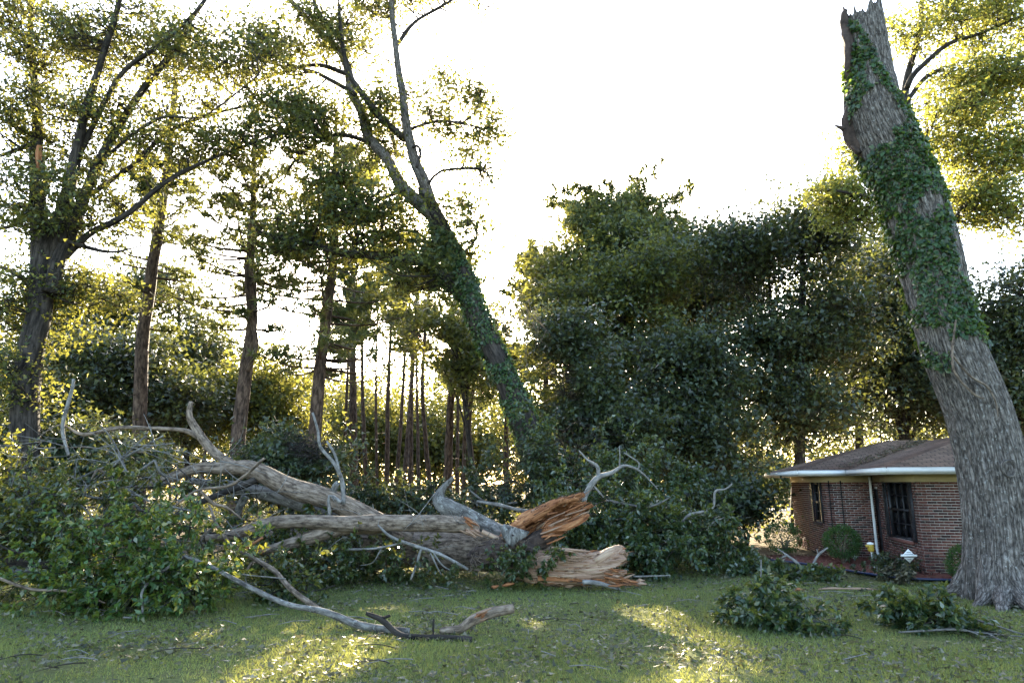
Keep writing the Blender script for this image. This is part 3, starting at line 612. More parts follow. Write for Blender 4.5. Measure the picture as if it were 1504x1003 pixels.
# torn wood: a shell of fibres with stepped layers, a ragged end and splinters
def split_wood(parent, name, pts, Y, dY, th0, th1, mat_, seed, thick=.16, rag=.35, nth=120, nl=90, step=.14, nsp=18, tilt=0.):
    p, r = tr(pts, Y, dY); p, r = spline(p, r, .03); L = np.concatenate([[0], np.cumsum(np.linalg.norm(np.diff(p, axis=0), axis=1))]); tot = L[-1]
    T = unit(np.gradient(p, axis=0)); up = np.array((0, math.sin(tilt), math.cos(tilt)))
    th = np.linspace(th0, th1, nth); c3 = np.stack([np.cos(th) * 2.2, np.sin(th) * 2.2, th * 0 + seed], 1)
    e = tot * (1 - rag * (.5 + .5 * np.clip(vnoise(c3, seed) * 1.3 + .6 * vnoise(c3 * 3.3, seed + 1), -1, 1)))
    s = np.linspace(0, 1, nl)[:, None] * e[None]
    def at(ar): return np.stack([np.interp(s, L, ar[:, k]) for k in range(3)], 2)
    C, t_ = at(p), unit(at(T)); rr = np.interp(s, L, r)
    e1 = unit(up - t_ * (t_ @ up)[..., None]); e2 = np.cross(e1, t_); e2 = e2 * np.where(e2[..., 1:2] > 0, -1, 1)
    q = np.stack([np.cos(th)[None] * rr * 9, np.sin(th)[None] * rr * 9, s * 1.3], 2).reshape(-1, 3)
    f = vnoise(q, seed + 3) + .5 * vnoise(q * 2.2, seed + 4); lay = np.floor(f * 2.5) / 2.5 * step + .06 * vnoise(q * np.array((3.2, 3.2, .9)), seed + 5); lay = lay.reshape(nl, nth)
    q2 = q + 31; g = (np.floor((vnoise(q2, seed + 6)) * 3) / 3 * step * .8 + .08 * vnoise(q2 * np.array((3.2, 3.2, .9)), seed + 7)).reshape(nl, nth)
    taper = (1 - .5 * np.linspace(0, 1, nl)[:, None] ** 3); ro = np.maximum(rr * (1 + lay * .9), .05); ri = np.maximum(ro - thick * taper * (1 + g * 2), .02)
    D = e1 * np.cos(th)[None, :, None] + e2 * np.sin(th)[None, :, None]
    Vo, Vi = (C + D * ro[..., None]), (C + D * ri[..., None]); V = np.concatenate([Vo.reshape(-1, 3), Vi.reshape(-1, 3)]); o_ = nl * nth
    a, b_ = np.meshgrid(np.arange(nl - 1), np.arange(nth - 1), indexing='ij'); a = (a * nth + b_).ravel(); F = [np.stack([a, a + 1, a + nth + 1, a + nth], 1), np.stack([a, a + nth, a + nth + 1, a + 1], 1) + o_]
    j = np.arange(nth - 1); z_ = (nl - 1) * nth; F += [np.stack([z_ + j, z_ + j + 1, o_ + z_ + j + 1, o_ + z_ + j], 1)]
    i = np.arange(nl - 1) * nth; F += [np.stack([i, i + nth, o_ + i + nth, o_ + i], 1), np.stack([i + nth - 1, o_ + i + nth - 1, o_ + i + 2 * nth - 1, i + 2 * nth - 1], 1)]
    V[:, 2] = np.maximum(V[:, 2], .01)
    bk = np.concatenate([q / 9 * np.array((1, 1, 9 / 1.3)), q / 9 * np.array((1, 1, 9 / 1.3)) + .5]); mb = MB(); mb.add(V, np.concatenate(F), None, bk); o = mb.build(name, M[mat_], parent); child_org(o, parent)
    rng = rs(seed); ii, jj = rng.integers(int(nl * .2), nl, 340), rng.integers(0, nth, 340); dd = t_[ii, jj] + rng.normal(size=(340, 3)) * .1; a_ = np.where(rng.random((340, 1)) < .6, Vo[ii, jj] + D[0, jj] * .008, Vi[ii, jj] - D[0, jj] * .008); b_ = a_ + dd * rng.uniform(.06, .34, (340, 1)); b_[:, 2] = np.maximum(b_[:, 2], .02)
    fb = MB(); fb.sticks(a_[::2], b_[::2], .013); fb.build('torn_fibres', M[mat_], o); fb = MB(); fb.sticks(a_[1::2], b_[1::2], .010); fb.build('torn_fibres', M['rot_and_shade' if mat_ == 'wood_orange' else 'wood_orange'], o)
    for k in range(nsp):
        jj = rng.integers(nth); ii = rng.integers(int(nl * .45), nl); a_ = (Vo if rng.random() < .6 else Vi)[ii, jj]; d = t_[ii, jj] + rng.normal(size=3) * .14; l = rng.uniform(.18, .5)
        pts_ = [a_ - d * l * .5, a_ + d * l * .15, a_ + d * l * .6]
        if min(x[2] for x in pts_) < .02: continue
        w = rng.uniform(.02, .05); mb = MB(); mb.tube(pts_, [w * .6, w, w * .15], 5, .06, amp=.012, freq=20, seed=seed + k, wob=.6); mb.build('splinter', M[mat_ if k % 3 else ('wood_tan' if mat_ == 'wood_orange' else 'wood_orange')], o)
    return o
split_wood(ft, 'upper_split_wood', [(742, 800, 44), (772, 786, 62), (805, 768, 62), (838, 750, 50), (866, 736, 30)], 16.3, -.5, R(-165), R(38), 'wood_orange', 51, .2, .30, step=.22, nsp=22)
split_wood(ft, 'lower_split_wood', [(742, 824, 44), (790, 834, 52), (850, 836, 54), (900, 832, 54), (924, 828, 50)], 16.1, -.35, R(-50), R(175), 'wood_tan', 57, .17, .16, step=.16, nsp=20)
split_wood(ft, 'lower_split_wood', [(790, 850, 16), (860, 853, 18), (905, 856, 16), (926, 858, 10)], 15.75, -.2, R(-100), R(100), 'wood_orange', 63, .1, .25, 30, 40, .2, 8)
limb(ft, [(880, 822, 24), (898, 812, 22), (912, 804, 10), (914, 801, 5)], 15.75, 0, 'wood_tan', 'splinter', 14, .04, .06, .6, 41)
limb(ft, [(800, 776, 20), (835, 769, 16), (858, 758, 9), (866, 755, 4)], 15.95, 0, 'wood_orange', 'splinter', 14, .04, .03, .6, 44)
limb(ft, [(708, 780, 8), (728, 790, 8), (750, 799, 8), (768, 803, 5)], 16.0, 0, 'wood_tan', 'splinter', 10, .05, .02, .5, 46)
# flap of bark hanging over the hollow
FY = 15.72
fl = [(733, 774), (741, 769), (757, 774), (778, 781), (772, 789), (762, 794), (753, 804), (744, 797), (738, 788)]
f0 = np.array([P(x, y, FY - .004 * (y - 770) + .006 * abs(x - 755)) for x, y in fl]); c = f0.mean(0) + np.array((0, -.10, 0)); n_ = len(f0); rr = []
for t_ in np.linspace(1, .1, 7): rr.append(c + (f0 - c) * t_ + np.array((0, -.05, 0)) * (1 - t_ ** 2))
V = np.concatenate(rr); V += (fbm(V * 9, 5) * .02)[:, None] * np.array((0, 1, .3)); bkv = np.concatenate([V, V + (0, .06, 0)])
i, j = np.meshgrid(np.arange(6), np.arange(n_), indexing='ij'); a = (i * n_ + j).ravel(); b_ = (i * n_ + (j + 1) % n_).ravel(); Q = np.stack([a, b_, b_ + n_, a + n_], 1); o_ = len(V)
jj = np.arange(n_); Qe = np.stack([jj, jj + o_, (jj + 1) % n_ + o_, (jj + 1) % n_], 1)
mb = MB(); mb.add(np.concatenate([V, V + (0, .06, 0)]), np.concatenate([Q, Q[:, ::-1] + o_, Qe]), None, bkv); mb.build('bark_flap', M['bark_grey'], ft, True)
# ivy and leaves round the hollow and along the underside of the trunk
rng = rs(61); ml, mw = MB(), MB()
for k in range(60):
    px = rng.choice([rng.uniform(745, 805), rng.uniform(480, 800)], p=[.45, .55]); py = rng.uniform(808, 855) if px > 745 else rng.uniform(830, 858); a = P(px, py, 15.65 + rng.uniform(-.2, .35) + (800 - px) * .0035); a[2] = max(a[2], .06)
    bough(mw, ml, rng, a, (rng.normal(), -.4, rng.normal() * .4 + .2), rng.uniform(.3, .7), 6, 12, .10, .006, .6)
mw.build('ivy_stems', M['bark_limb'], ft); ml.build('ivy', M['leaf_fallen'], ft)
# the crown: leafy boughs heaped at the far left
rng = rs(62); ml, mw, mf = MB(), MB(), MB()
for (px, py, rx, ry, Y, dy, k) in ((150, 735, 170, 48, 15.6, 1.2, 46), (60, 790, 110, 70, 14.2, 1.0, 46), (200, 790, 130, 60, 13.6, .8, 56), (270, 860, 90, 45, 12.8, .5, 42), (130, 860, 60, 40, 12.9, .5, 26), (40, 690, 90, 30, 17, 1.2, 20), (220, 690, 110, 30, 17.8, 1., 22), (430, 790, 110, 40, 17.2, .6, 45), (520, 830, 130, 22, 16.6, .5, 50), (430, 860, 70, 25, 14.2, .5, 22), (30, 750, 60, 50, 15, 1., 26)):
    for _ in range(k):
        v = unit(rng.normal(size=3)) * rng.uniform(.1, 1) ** .6; a = P(px + v[0] * rx, py + v[2] * ry, Y + v[1] * dy); a[2] = max(a[2], .08)
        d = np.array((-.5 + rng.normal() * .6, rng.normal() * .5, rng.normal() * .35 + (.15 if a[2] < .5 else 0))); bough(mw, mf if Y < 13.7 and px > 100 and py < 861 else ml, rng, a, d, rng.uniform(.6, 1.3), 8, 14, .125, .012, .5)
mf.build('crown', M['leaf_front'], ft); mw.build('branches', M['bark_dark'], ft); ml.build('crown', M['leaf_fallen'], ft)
for k in range(26):                                              # broken boughs showing through the heap
    x, y = rng.uniform(-20, 330), rng.uniform(650, 880); Y_ = 17.2 - (y - 650) * .019 - .3; dx, dy = rng.normal() * 34 + 18, rng.normal() * 26; w = rng.uniform(2, 6)
    limb(ft, [(x - dx, y - dy * .6, w * .5), (x - dx * .3, y + rng.normal() * 6, w * .8), (x + dx * .4, y + dy * .3, w), (x + dx, y + dy, w * .8)], Y_, rng.normal() * .5, ('bark_grey', 'bark_limb', 'bark_dark')[k % 3], 'bough', 8, .12, .006, 1., 300 + k)
# ------------------------------------------------------------------ loose branches on the lawn
def splinters(parent, px, py, dx, dy, Y, n, seed, mat_='wood_orange', L=(.12, .4), spread=9, w=(.012, .032)):
    """a spray of torn pointed splinters at photo pixel px, py running along dx, dy"""
    rng = rs(seed); a0 = P(px, py, Y); d0 = unit(P(px + dx, py + dy, Y) - a0)
    for k in range(n):
        a = P(px + rng.normal() * spread * abs(dy) / (abs(dx) + abs(dy)) + rng.normal() * 3, py + rng.normal() * spread * .6, Y - rng.uniform(0, .12)); l = rng.uniform(*L); d = unit(d0 + rng.normal(size=3) * .16); ww = rng.uniform(*w)
        p = [a - d * l * .6, a, a + d * l * .5]
        for x in p: x[2] = max(x[2], .02)
        mb = MB(); mb.tube(p, [ww * .7, ww, ww * .08], 5, .05, amp=.006, freq=25, wob=.8, seed=seed + k); mb.build('splinter', M[mat_ if k % 3 else 'wood_tan'], parent)
def bare(name, label, cat, traces, Y, mat_, n=10, group=None, seed=1, amp=.006):
    p0 = P(*traces[0][0][:2], traces[0][0][3] if len(traces[0][0]) > 3 else Y); t = thing(name, label, cat, (p0[0], p0[1], 0), group)
    for k, tr_ in enumerate(traces):
        p = [P(q[0], q[1], q[3] if len(q) > 3 else Y) for q in tr_]; r = [rp(q[2], c) for q, c in zip(tr_, p)]
        for c, rad in zip(p, r): c[2] = max(c[2], rad * .7)
        mb = MB(); mb.tube(p, r, n if k == 0 else 6, .08, amp=amp, wob=.7, seed=seed + k, freq=12); mb.build('stem' if k == 0 else 'side_branch', M[mat_], t, True)
        if k == 0 and amp < .01:
            q, qr = spline(p, r, .1); rg = rs(seed + 900); i = rg.integers(0, len(q), max(4, len(q) // 4)); d = unit(rg.normal(size=(len(i), 3)) + np.array((0, -.2, .5))); mw = MB(); e = q[i] + d * rg.uniform(.05, .28, (len(i), 1)); e[:, 2] = np.maximum(e[:, 2], .01); mw.sticks(q[i], e, .007); mw.build('twigs', M[mat_], t)
    return t
splinters(ft, 378, 811, -12, 5, 15.6, 9, 34); splinters(ft, 690, 773, 14, 6, 16.25, 16, 35); splinters(ft, 700, 784, 14, 8, 16.1, 8, 36, 'wood_tan')
splinters(ft, 845, 745, 12, -6, 16.0, 22, 37, L=(.2, .55), spread=16); splinters(ft, 812, 770, 12, -5, 15.9, 16, 38, L=(.2, .5), spread=18); splinters(ft, 905, 850, 14, 3, 15.5, 16, 39, L=(.15, .4), spread=14); splinters(ft, 840, 815, 14, 0, 15.6, 14, 40, 'wood_tan', L=(.3, .8), spread=8)
rng = rs(66); mb = MB()                                          # dark torn fibres over the hollow
for k in range(170):
    a = P(rng.uniform(690, 775), rng.uniform(788, 842), 15.72 + rng.uniform(-.05, .2)); d = unit(np.array((rng.normal() * .8 + .6, rng.normal() * .3, rng.normal() * .5 - .2))); l = rng.uniform(.06, .25); w = rng.uniform(.006, .02); a[2] = max(a[2], .1)
    mb.tube([a, a + d * l * .5 + rng.normal(size=3) * .02, a + d * l], [w, w * .8, w * .1], 4, .1)
mb.build('torn_fibres', M['bark_limb'], ft)
rng = rs(67); mb = MB()                                          # tangle of bare twigs through the heap
for k in range(190):
    px = rng.choice([rng.uniform(0, 340), rng.uniform(300, 700)], p=[.8, .2]); py = rng.uniform(640, 850) if px < 340 else rng.uniform(720, 850); a = P(px, py, rng.uniform(14.5, 17) if px < 340 else rng.uniform(15.9, 17.5)); a[2] = max(a[2], .1); l = rng.uniform(.5, 1.8); d = unit(np.array((rng.normal(), rng.normal() * .6, rng.normal() * .5)))
    b_ = a + d * l * .5 + rng.normal(size=3) * .1 * l; c = b_ + unit(d + rng.normal(size=3) * .35) * l * .5; b_[2] = max(b_[2], .05); c[2] = max(c[2], .03); w = rng.uniform(.005, .014); mb.tube([a, b_, c], [w, w * .8, w * .3], 4, .3, wob=1.5, seed=k)
    e = b_ + unit(d + rng.normal(size=3) * .7) * l * .35; mb.tube([b_, e], [w * .6, w * .2], 3, .5)
mb.build('fine_twigs', M['bark_pale'], ft)
bare('fallen_branch', 'long bare lichen-grey branch slanting down to the lawn in front', 'branch', [[(272, 816, 6, 12.6), (314, 834, 7, 12.4), (363, 860, 8, 12.1), (419, 885, 9, 11.8), (471, 898, 11, 11.6), (523, 918, 13, 11.4), (568, 931, 13, 11.2), (600, 934, 12, 11.1)],
     [(272, 816, 5, 12.6), (229, 847, 5, 12.4), (209, 869, 4, 12.2), (208, 903, 4, 12.0), (181, 907, 3, 11.9)], [(290, 824, 4, 12.5), (330, 840, 3, 12.5), (420, 850, 2, 12.6)]], 12, 'bark_grey', seed=3)
bare('fallen_branch', 'bare brown branch with a broken tip resting on the leafy heap', 'branch', [[(308, 743, 4, 14.4), (318, 770, 5, 14.2), (339, 799, 6, 14.), (371, 819, 7, 13.8), (403, 839, 8, 13.5), (430, 868, 9, 13.), (475, 899, 9, 12.6)], [(310, 775, 5, 14.1), (290, 795, 4, 14), (270, 830, 3, 13.9)], [(371, 825, 5, 13.8), (360, 838, 3, 13.7)]], 14, 'bark_limb', seed=7)
bare('fallen_branch', 'dark forked broken branch lying across the end of the long grey one', 'branch', [[(538, 900, 6, 10.95), (560, 909, 8, 10.9), (583, 929, 10, 10.85), (605, 937, 10, 10.8), (650, 941, 10, 10.75), (692, 947, 9, 10.7)], [(637, 908, 3, 10.8), (637, 933, 5, 10.8)], [(560, 908, 4, 10.9), (573, 903, 3, 10.9)]], 11, 'bark_dark', 12, seed=9, amp=.012)
lg = bare('broken_log', 'short broken log with a torn brown end on the sunlit lawn', 'log', [[(646, 931, 8, 11.2), (676, 928, 12, 11.2), (698, 910, 17, 11.25), (724, 898, 16, 11.3), (754, 892, 13, 11.4)]], 11.2, 'bark_limb', 18, seed=12, amp=.012)
splinters(lg, 708, 902, 20, -10, 11.12, 14, 33, L=(.06, .2), spread=6, w=(.008, .018))
bare('bare_branch', 'pale bare branching twig leaning against the fallen trunk', 'branch', [[(555, 771, 3), (571, 787, 5), (599, 799, 6), (647, 815, 6), (688, 836, 5)], [(507, 807, 4), (550, 806, 4), (590, 798, 4)], [(619, 806, 4), (613, 828, 4), (603, 851, 3)], [(637, 812, 4), (650, 830, 3), (668, 840, 2)], [(632, 812, 3), (640, 830, 3), (648, 844, 2)], [(560, 806, 3), (548, 826, 2), (530, 830, 2)]], 15.9, 'bark_pale', 8, seed=14)
bare('bare_branch', 'pale forked dead branch rising behind the splintered wood', 'branch', [[(858, 736, 9), (866, 720, 9), (870, 712, 10), (879, 701, 9), (898, 694, 7), (916, 684, 5), (936, 689, 4), (952, 702, 3), (966, 718, 2)], [(879, 702, 8), (878, 685, 6), (863, 675, 4), (850, 661, 2)], [(936, 689, 3), (938, 680, 3), (916, 665, 2)], [(910, 687, 3), (911, 672, 3), (910, 655, 2)], [(872, 714, 4), (886, 730, 3)]], 17.0, 'bark_pale', 8, seed=16)
bare('bare_branch', 'pale crooked twig poking from the leafy heap left of the house', 'branch', [[(1000, 770, 5), (1012, 756, 5), (1045, 747, 4), (1050, 722, 4), (1065, 718, 3), (1075, 710, 2)], [(1040, 776, 4), (1050, 766, 3), (1065, 760, 2)]], 18.2, 'bark_pale', 7, seed=18)
bare('bare_branch', 'grey three-pronged bare branch lying before the far clipped shrub', 'branch', [[(1177, 846, 6, 17.4), (1174, 830, 6, 17.5), (1156, 815, 4, 17.6), (1143, 806, 2, 17.6)], [(1174, 831, 5, 17.5), (1188, 833, 5, 17.4), (1202, 814, 4, 17.6), (1216, 804, 3, 17.6)], [(1202, 815, 3, 17.6), (1200, 806, 2, 17.6)], [(1148, 846, 4, 17.4), (1178, 849, 4, 17.3), (1186, 842, 3, 17.3)], [(1143, 821, 2, 17.6), (1158, 815, 3, 17.6)]], 17.4, 'bark_pale', 7, seed=19)
bare('wood_strip', 'long pinkish strip of torn wood lying flat on the lawn', 'wood', [[(1202, 866, 1.5), (1222, 865.5, 4), (1240, 866, 3), (1260, 867, 4), (1288, 867, 1)]], 15.6, 'wood_tan', 8, seed=23, amp=.012)
bare('fallen_log', 'grey log lying at the left edge under the leafy heap', 'log', [[(-60, 848, 18), (0, 840, 16), (40, 836, 13), (58, 833, 6)]], 13.6, 'bark_grey', 12, seed=25)
bare('fallen_log', 'dark shaded log behind the grey one at the left edge', 'log', [[(-60, 826, 20), (0, 826, 18), (60, 829, 15), (100, 828, 10)]], 14.2, 'bark_dark', 12, seed=26)
bare('fallen_stick', 'straight pale stick pointing away from the split trunk end', 'stick', [[(930, 846, 3), (985, 845, 2)]], 16.2, 'bark_pale', 6, seed=27)
bare('fallen_stick', 'pale lichen-covered stick under the broken end of the trunk', 'stick', [[(856, 855, 9), (880, 857, 8), (905, 863, 6), (912, 868, 3)]], 15.45, 'bark_pale', 9, seed=28)
chips = [((336, 800), (362, 797), 15.8, 'orange wood shard topmost under the torn grey limb'), ((338, 807), (372, 803), 15.7, 'orange wood shard in the middle under the torn grey limb'), ((334, 812), (356, 808), 15.6, 'orange wood shard lowest under the torn grey limb'), ((738, 860), (756, 857), 15.6, 'orange wood chip on the grass below the hollow trunk'), ((722, 861), (733, 859), 15.6, 'small brown wood chip left of the orange chip below the trunk'), ((934, 854), (948, 853), 15.7, 'upper pale wood chip right of the split trunk end'), ((933, 858), (950, 858), 15.6, 'lower pale wood chip right of the split trunk end'), ((1165, 866), (1182, 868), 15.4, 'short red brown wood chip left of the pinkish strip')]
for k, (a, b_, Y, lb) in enumerate(chips): bare('wood_chip', lb, 'wood chip', [[(a[0], a[1], 3), ((a[0] + b_[0]) / 2, (a[1] + b_[1]) / 2, 6), (b_[0], b_[1], 2)]], Y, 'wood_orange' if k not in (5, 6) else 'wood_tan', 6, 'scattered wood chips', 70 + k, .012)
# leafy fallen branches
def leafy(name, label, stems, regs, seed, leaf='leaf_glossy', size=.12, group=None, nt_=8, nl=13, stemmat='bark_grey', bl=(.4, .9), up=.1):
    rng = rs(seed); c = P(regs[0][0], regs[0][1], regs[0][4]); t = thing(name, label, 'branch', (c[0], c[1], 0), group); ml, mw = MB(), MB()
    for k, tr_ in enumerate(stems):
        p = [P(q[0], q[1], q[3]) for q in tr_]; r = [rp(q[2], x) for q, x in zip(tr_, p)]
        for x, rad in zip(p, r): x[2] = max(x[2], rad)
        mb = MB(); mb.tube(p, r, 7, .1, wob=.8, seed=seed + k, amp=.003); mb.build('stem', M[stemmat], t, True)
    for (px, py, rx, ry, Y, dy, k) in regs:
        for _ in range(k):
            v = unit(rng.normal(size=3)) * rng.uniform(.1, 1) ** .6; a = P(px + v[0] * rx, py + v[2] * ry, Y + v[1] * dy); a[2] = max(a[2], .05)
            bough(mw, ml, rng, a, (rng.normal(), rng.normal() * .6, rng.normal() * .3 + up), rng.uniform(*bl), nt_, nl, size, .009, .5)
    if mw.V: mw.build('twigs', M['bark_dark'], t)
    ml.build('foliage', M[leaf], t); return t
leafy('leafy_branch', 'fallen leafy branch with an upright shoot on the lawn centre right', [[(1240, 925, 4, 11.3), (1180, 908, 5, 11.6), (1120, 895, 5, 11.9), (1085, 880, 3, 12.2)], [(1122, 895, 4, 11.9), (1118, 860, 3, 12), (1118, 822, 2, 12.1)]], [(1100, 895, 42, 24, 11.9, .3, 17), (1135, 915, 60, 16, 11.5, .3, 15), (1118, 850, 9, 24, 12.1, .1, 6), (1205, 925, 36, 8, 11.3, .2, 4)], 101, bl=(.25, .6))
leafy('leafy_branch', 'fallen leafy branch with bare pale tips below the broken trunk', [[(1320, 932, 2, 11.2), (1400, 925, 3.5, 11.2), (1440, 934, 3, 11.1), (1504, 946, 2, 10.9)], [(1380, 905, 4, 11.6), (1440, 930, 4, 11.3), (1475, 975, 3, 10.6)], [(1330, 880, 4, 12), (1400, 900, 4, 11.8), (1504, 940, 3, 11)]], [(1360, 902, 52, 18, 11.7, .35, 22), (1410, 915, 50, 14, 11.4, .3, 10), (1320, 892, 22, 16, 12, .2, 6), (1450, 930, 30, 8, 11.2, .2, 3)], 102, bl=(.25, .6))
leafy('leafy_branch', 'low spread of fallen dark leaves before the far clipped shrub', [], [(1180, 842, 60, 8, 17.4, .6, 13), (1100, 832, 50, 12, 18.2, .6, 16), (1240, 842, 30, 5, 17.2, .3, 4)], 103, bl=(.3, .7), size=.13)
leafy('leafy_branch', 'small heap of fallen pale leaves on the mulch below the diamond sign', [], [(1330, 850, 22, 4, 16.6, .25, 4), (1300, 838, 20, 5, 17.2, .2, 3)], 104, bl=(.2, .45), size=.12, leaf='litter')
leafy('brush_heap', 'dense dark glossy leafy heap right behind the split trunk', [[(890, 735, 4, 18.2), (950, 745, 4, 18), (985, 730, 2, 18)]], [(900, 770, 90, 45, 18.6, 1., 80), (980, 770, 80, 40, 19, 1., 70), (950, 810, 90, 20, 18., .7, 50), (1050, 800, 50, 30, 19.4, .8, 30), (840, 750, 60, 60, 19.4, .8, 50)], 105, bl=(.6, 1.2), size=.14, up=0)
leafy('brush_heap', 'tangled dark leafy heap behind the grey limb stub in the middle', [[(690, 720, 3, 20), (720, 740, 4, 20), (760, 738, 4, 20)]], [(740, 720, 80, 40, 20.5, .8, 55), (590, 735, 80, 25, 20, .8, 45), (500, 735, 70, 40, 19.6, .8, 45), (790, 690, 60, 50, 21, .8, 40)], 106, bl=(.6, 1.2), size=.14, leaf='leaf_dark', up=0)
leafy('brush_heap', 'dark leafy brush drooping over the base of the leaning tree', [], [(800, 640, 60, 60, 22.6, .8, 60), (870, 680, 80, 60, 22, 1., 70), (960, 700, 80, 60, 22.5, 1., 60)], 107, bl=(.7, 1.4), size=.15, leaf='leaf_glossy', up=-.5)

# ------------------------------------------------------------------ the leaning tree
YL = 24.
lt = thing('leaning_tree', 'tall ivy covered tree leaning left behind the fallen trunk', 'tree', np.append(P(838, 800, YL)[:2], 0))
def lp(q): return [(x, y, w) for x, y, w in q]
tk = [(836, 806, 60), (815, 730, 50), (770, 620, 43), (735, 540, 39), (700, 460, 36), (675, 390, 33), (640, 320, 28), (622, 275, 20)]
p, r = tr(tk, YL, .8); mb = MB(); mb.tube(p, r, 24, .15, amp=.03, freq=6, seed=81, wob=.2); mb.build('trunk', M['bark_dark'], lt, True); LP, LR = spline(p, r, .25)
LIMBS = [[(632, 300, 22), (620, 262, 20), (608, 235, 17), (598, 188, 15), (591, 134, 13), (583, 75, 10), (575, 0, 9), (570, -60, 6)], [(640, 318, 26), (606, 289, 22), (577, 247, 18), (543, 201, 16), (531, 159, 15), (518, 134, 14), (505, 88, 13), (468, 46, 9), (426, 0, 7), (390, -40, 5)],
         [(583, 67, 7), (598, 45, 6), (615, 29, 5), (645, 12, 5), (668, -2, 4)], [(594, 205, 12), (570, 182, 11), (547, 159, 11), (515, 112, 9), (504, 70, 6), (498, 10, 5)], [(690, 445, 26), (656, 412, 22), (615, 381, 18), (568, 377, 15), (506, 373, 12), (443, 356, 9), (380, 340, 6)],
         [(595, 278, 7), (545, 300, 6), (497, 318, 4), (470, 330, 3)], [(545, 209, 8), (510, 200, 7), (485, 201, 6), (443, 226, 5), (422, 251, 3)], [(602, 190, 5), (648, 178, 4), (698, 186, 3)], [(626, 275, 5), (648, 251, 4), (707, 249, 4), (721, 268, 2)], [(508, 108, 8), (455, 96, 6), (380, 118, 4)],
         [(523, 140, 8), (470, 110, 6), (439, 100, 5), (380, 75, 4), (330, 60, 3)], [(600, 220, 5), (612, 215, 5), (617, 225, 5), (612, 245, 5)], [(505, 90, 7), (500, 60, 6), (470, 20, 5), (450, -30, 4)], [(670, 380, 6), (700, 350, 3), (690, 320, 2)], [(690, 430, 5), (650, 380, 4), (612, 340, 3)]]
SK, SR = [LP], [LR]
for k, q in enumerate(LIMBS):
    pp_, rr_ = tr(q, YL + .7 - .1 * (k % 3), (-.8, .9, .4, -1.2)[k % 4]); mb = MB(); mb.tube(pp_, rr_, 10, .3, amp=.012, wob=.5, seed=90 + k); mb.build('limb', M['bark_oak' if k < 2 else 'bark_dark'], lt, True); a, b_ = spline(pp_, rr_, .4); SK.append(a); SR.append(b_)
rng = rs(91); ml, mw = MB(), MB()
cs = regions(rng, [(645, 150, 34, 30, 24.5, .8, 7), (690, 145, 34, 22, 24.5, .8, 8), (722, 195, 22, 26, 24.5, .8, 8), (670, 205, 40, 25, 24.5, .8, 8), (690, 250, 40, 14, 24.5, .6, 5), (640, 110, 20, 14, 24.5, .6, 3), (645, 340, 35, 60, 24.6, 1., 14), (690, 330, 28, 60, 25, .8, 10), (470, 50, 80, 50, 24.5, 1.6, 22), (440, 170, 60, 60, 24, 1.6, 22), (560, 180, 50, 60, 25, 1.2, 18), (500, 285, 80, 45, 24, 1.6, 26), (560, 330, 60, 50, 24, 1.6, 20), (430, 340, 60, 40, 24, 1.6, 18), (400, 80, 50, 50, 24, 1.5, 12), (540, 30, 60, 30, 25, 1.5, 10), (640, -10, 60, 20, 25, 1., 6), (620, 400, 60, 40, 24.3, 1., 16)])
q = cs[39:]; q = q[rng.random(len(q)) < .55]; cs = np.concatenate([cs, q + rng.normal(size=q.shape) * (.9, .9, .6)]); connect(mw, rng, np.concatenate(SK), np.concatenate(SR), cs, .045, 4); foliage(mw, ml, rng, cs, 9, 13, (.66, .66, .36), .16, r=.018, tri=True); mw.build('branches', M['bark_dark'], lt); ml.build('crown', M['leaf_oak'], lt)
ml = MB(); surface_ivy(ml, rng, LP, LR, 15000, rng.uniform(.07, .15, 15000), lambda f, th, c: (vnoise(c * 1.3, 5) + np.interp(c[:, 2], [1.5, 3, 9, 11, 13.5], [0., .3, .4, .0, -.9]) > .05), .08); a, b_ = SK[5], SR[5]; surface_ivy(ml, rng, a, b_, 2000, .11, lambda f, th, c: vnoise(c * 1.6, 6) > f * 1.6 - .3, .07); ml.build('ivy', M['leaf_ivy'], lt)
mb = MB()                                                       # dead vines hanging off the trunk
for k in range(60):
    a = P(rng.uniform(715, 790), rng.uniform(435, 470), YL + rng.uniform(.2, 1)); l = rng.uniform(.6, 2.2); mb.tube([a, a + (rng.normal() * .3, rng.normal() * .2, -l * .4), a + (rng.normal() * .5, rng.normal() * .3, -l)], [.012, .01, .006], 3, .5)
mb.build('hanging_vines', M['bark_limb'], lt)

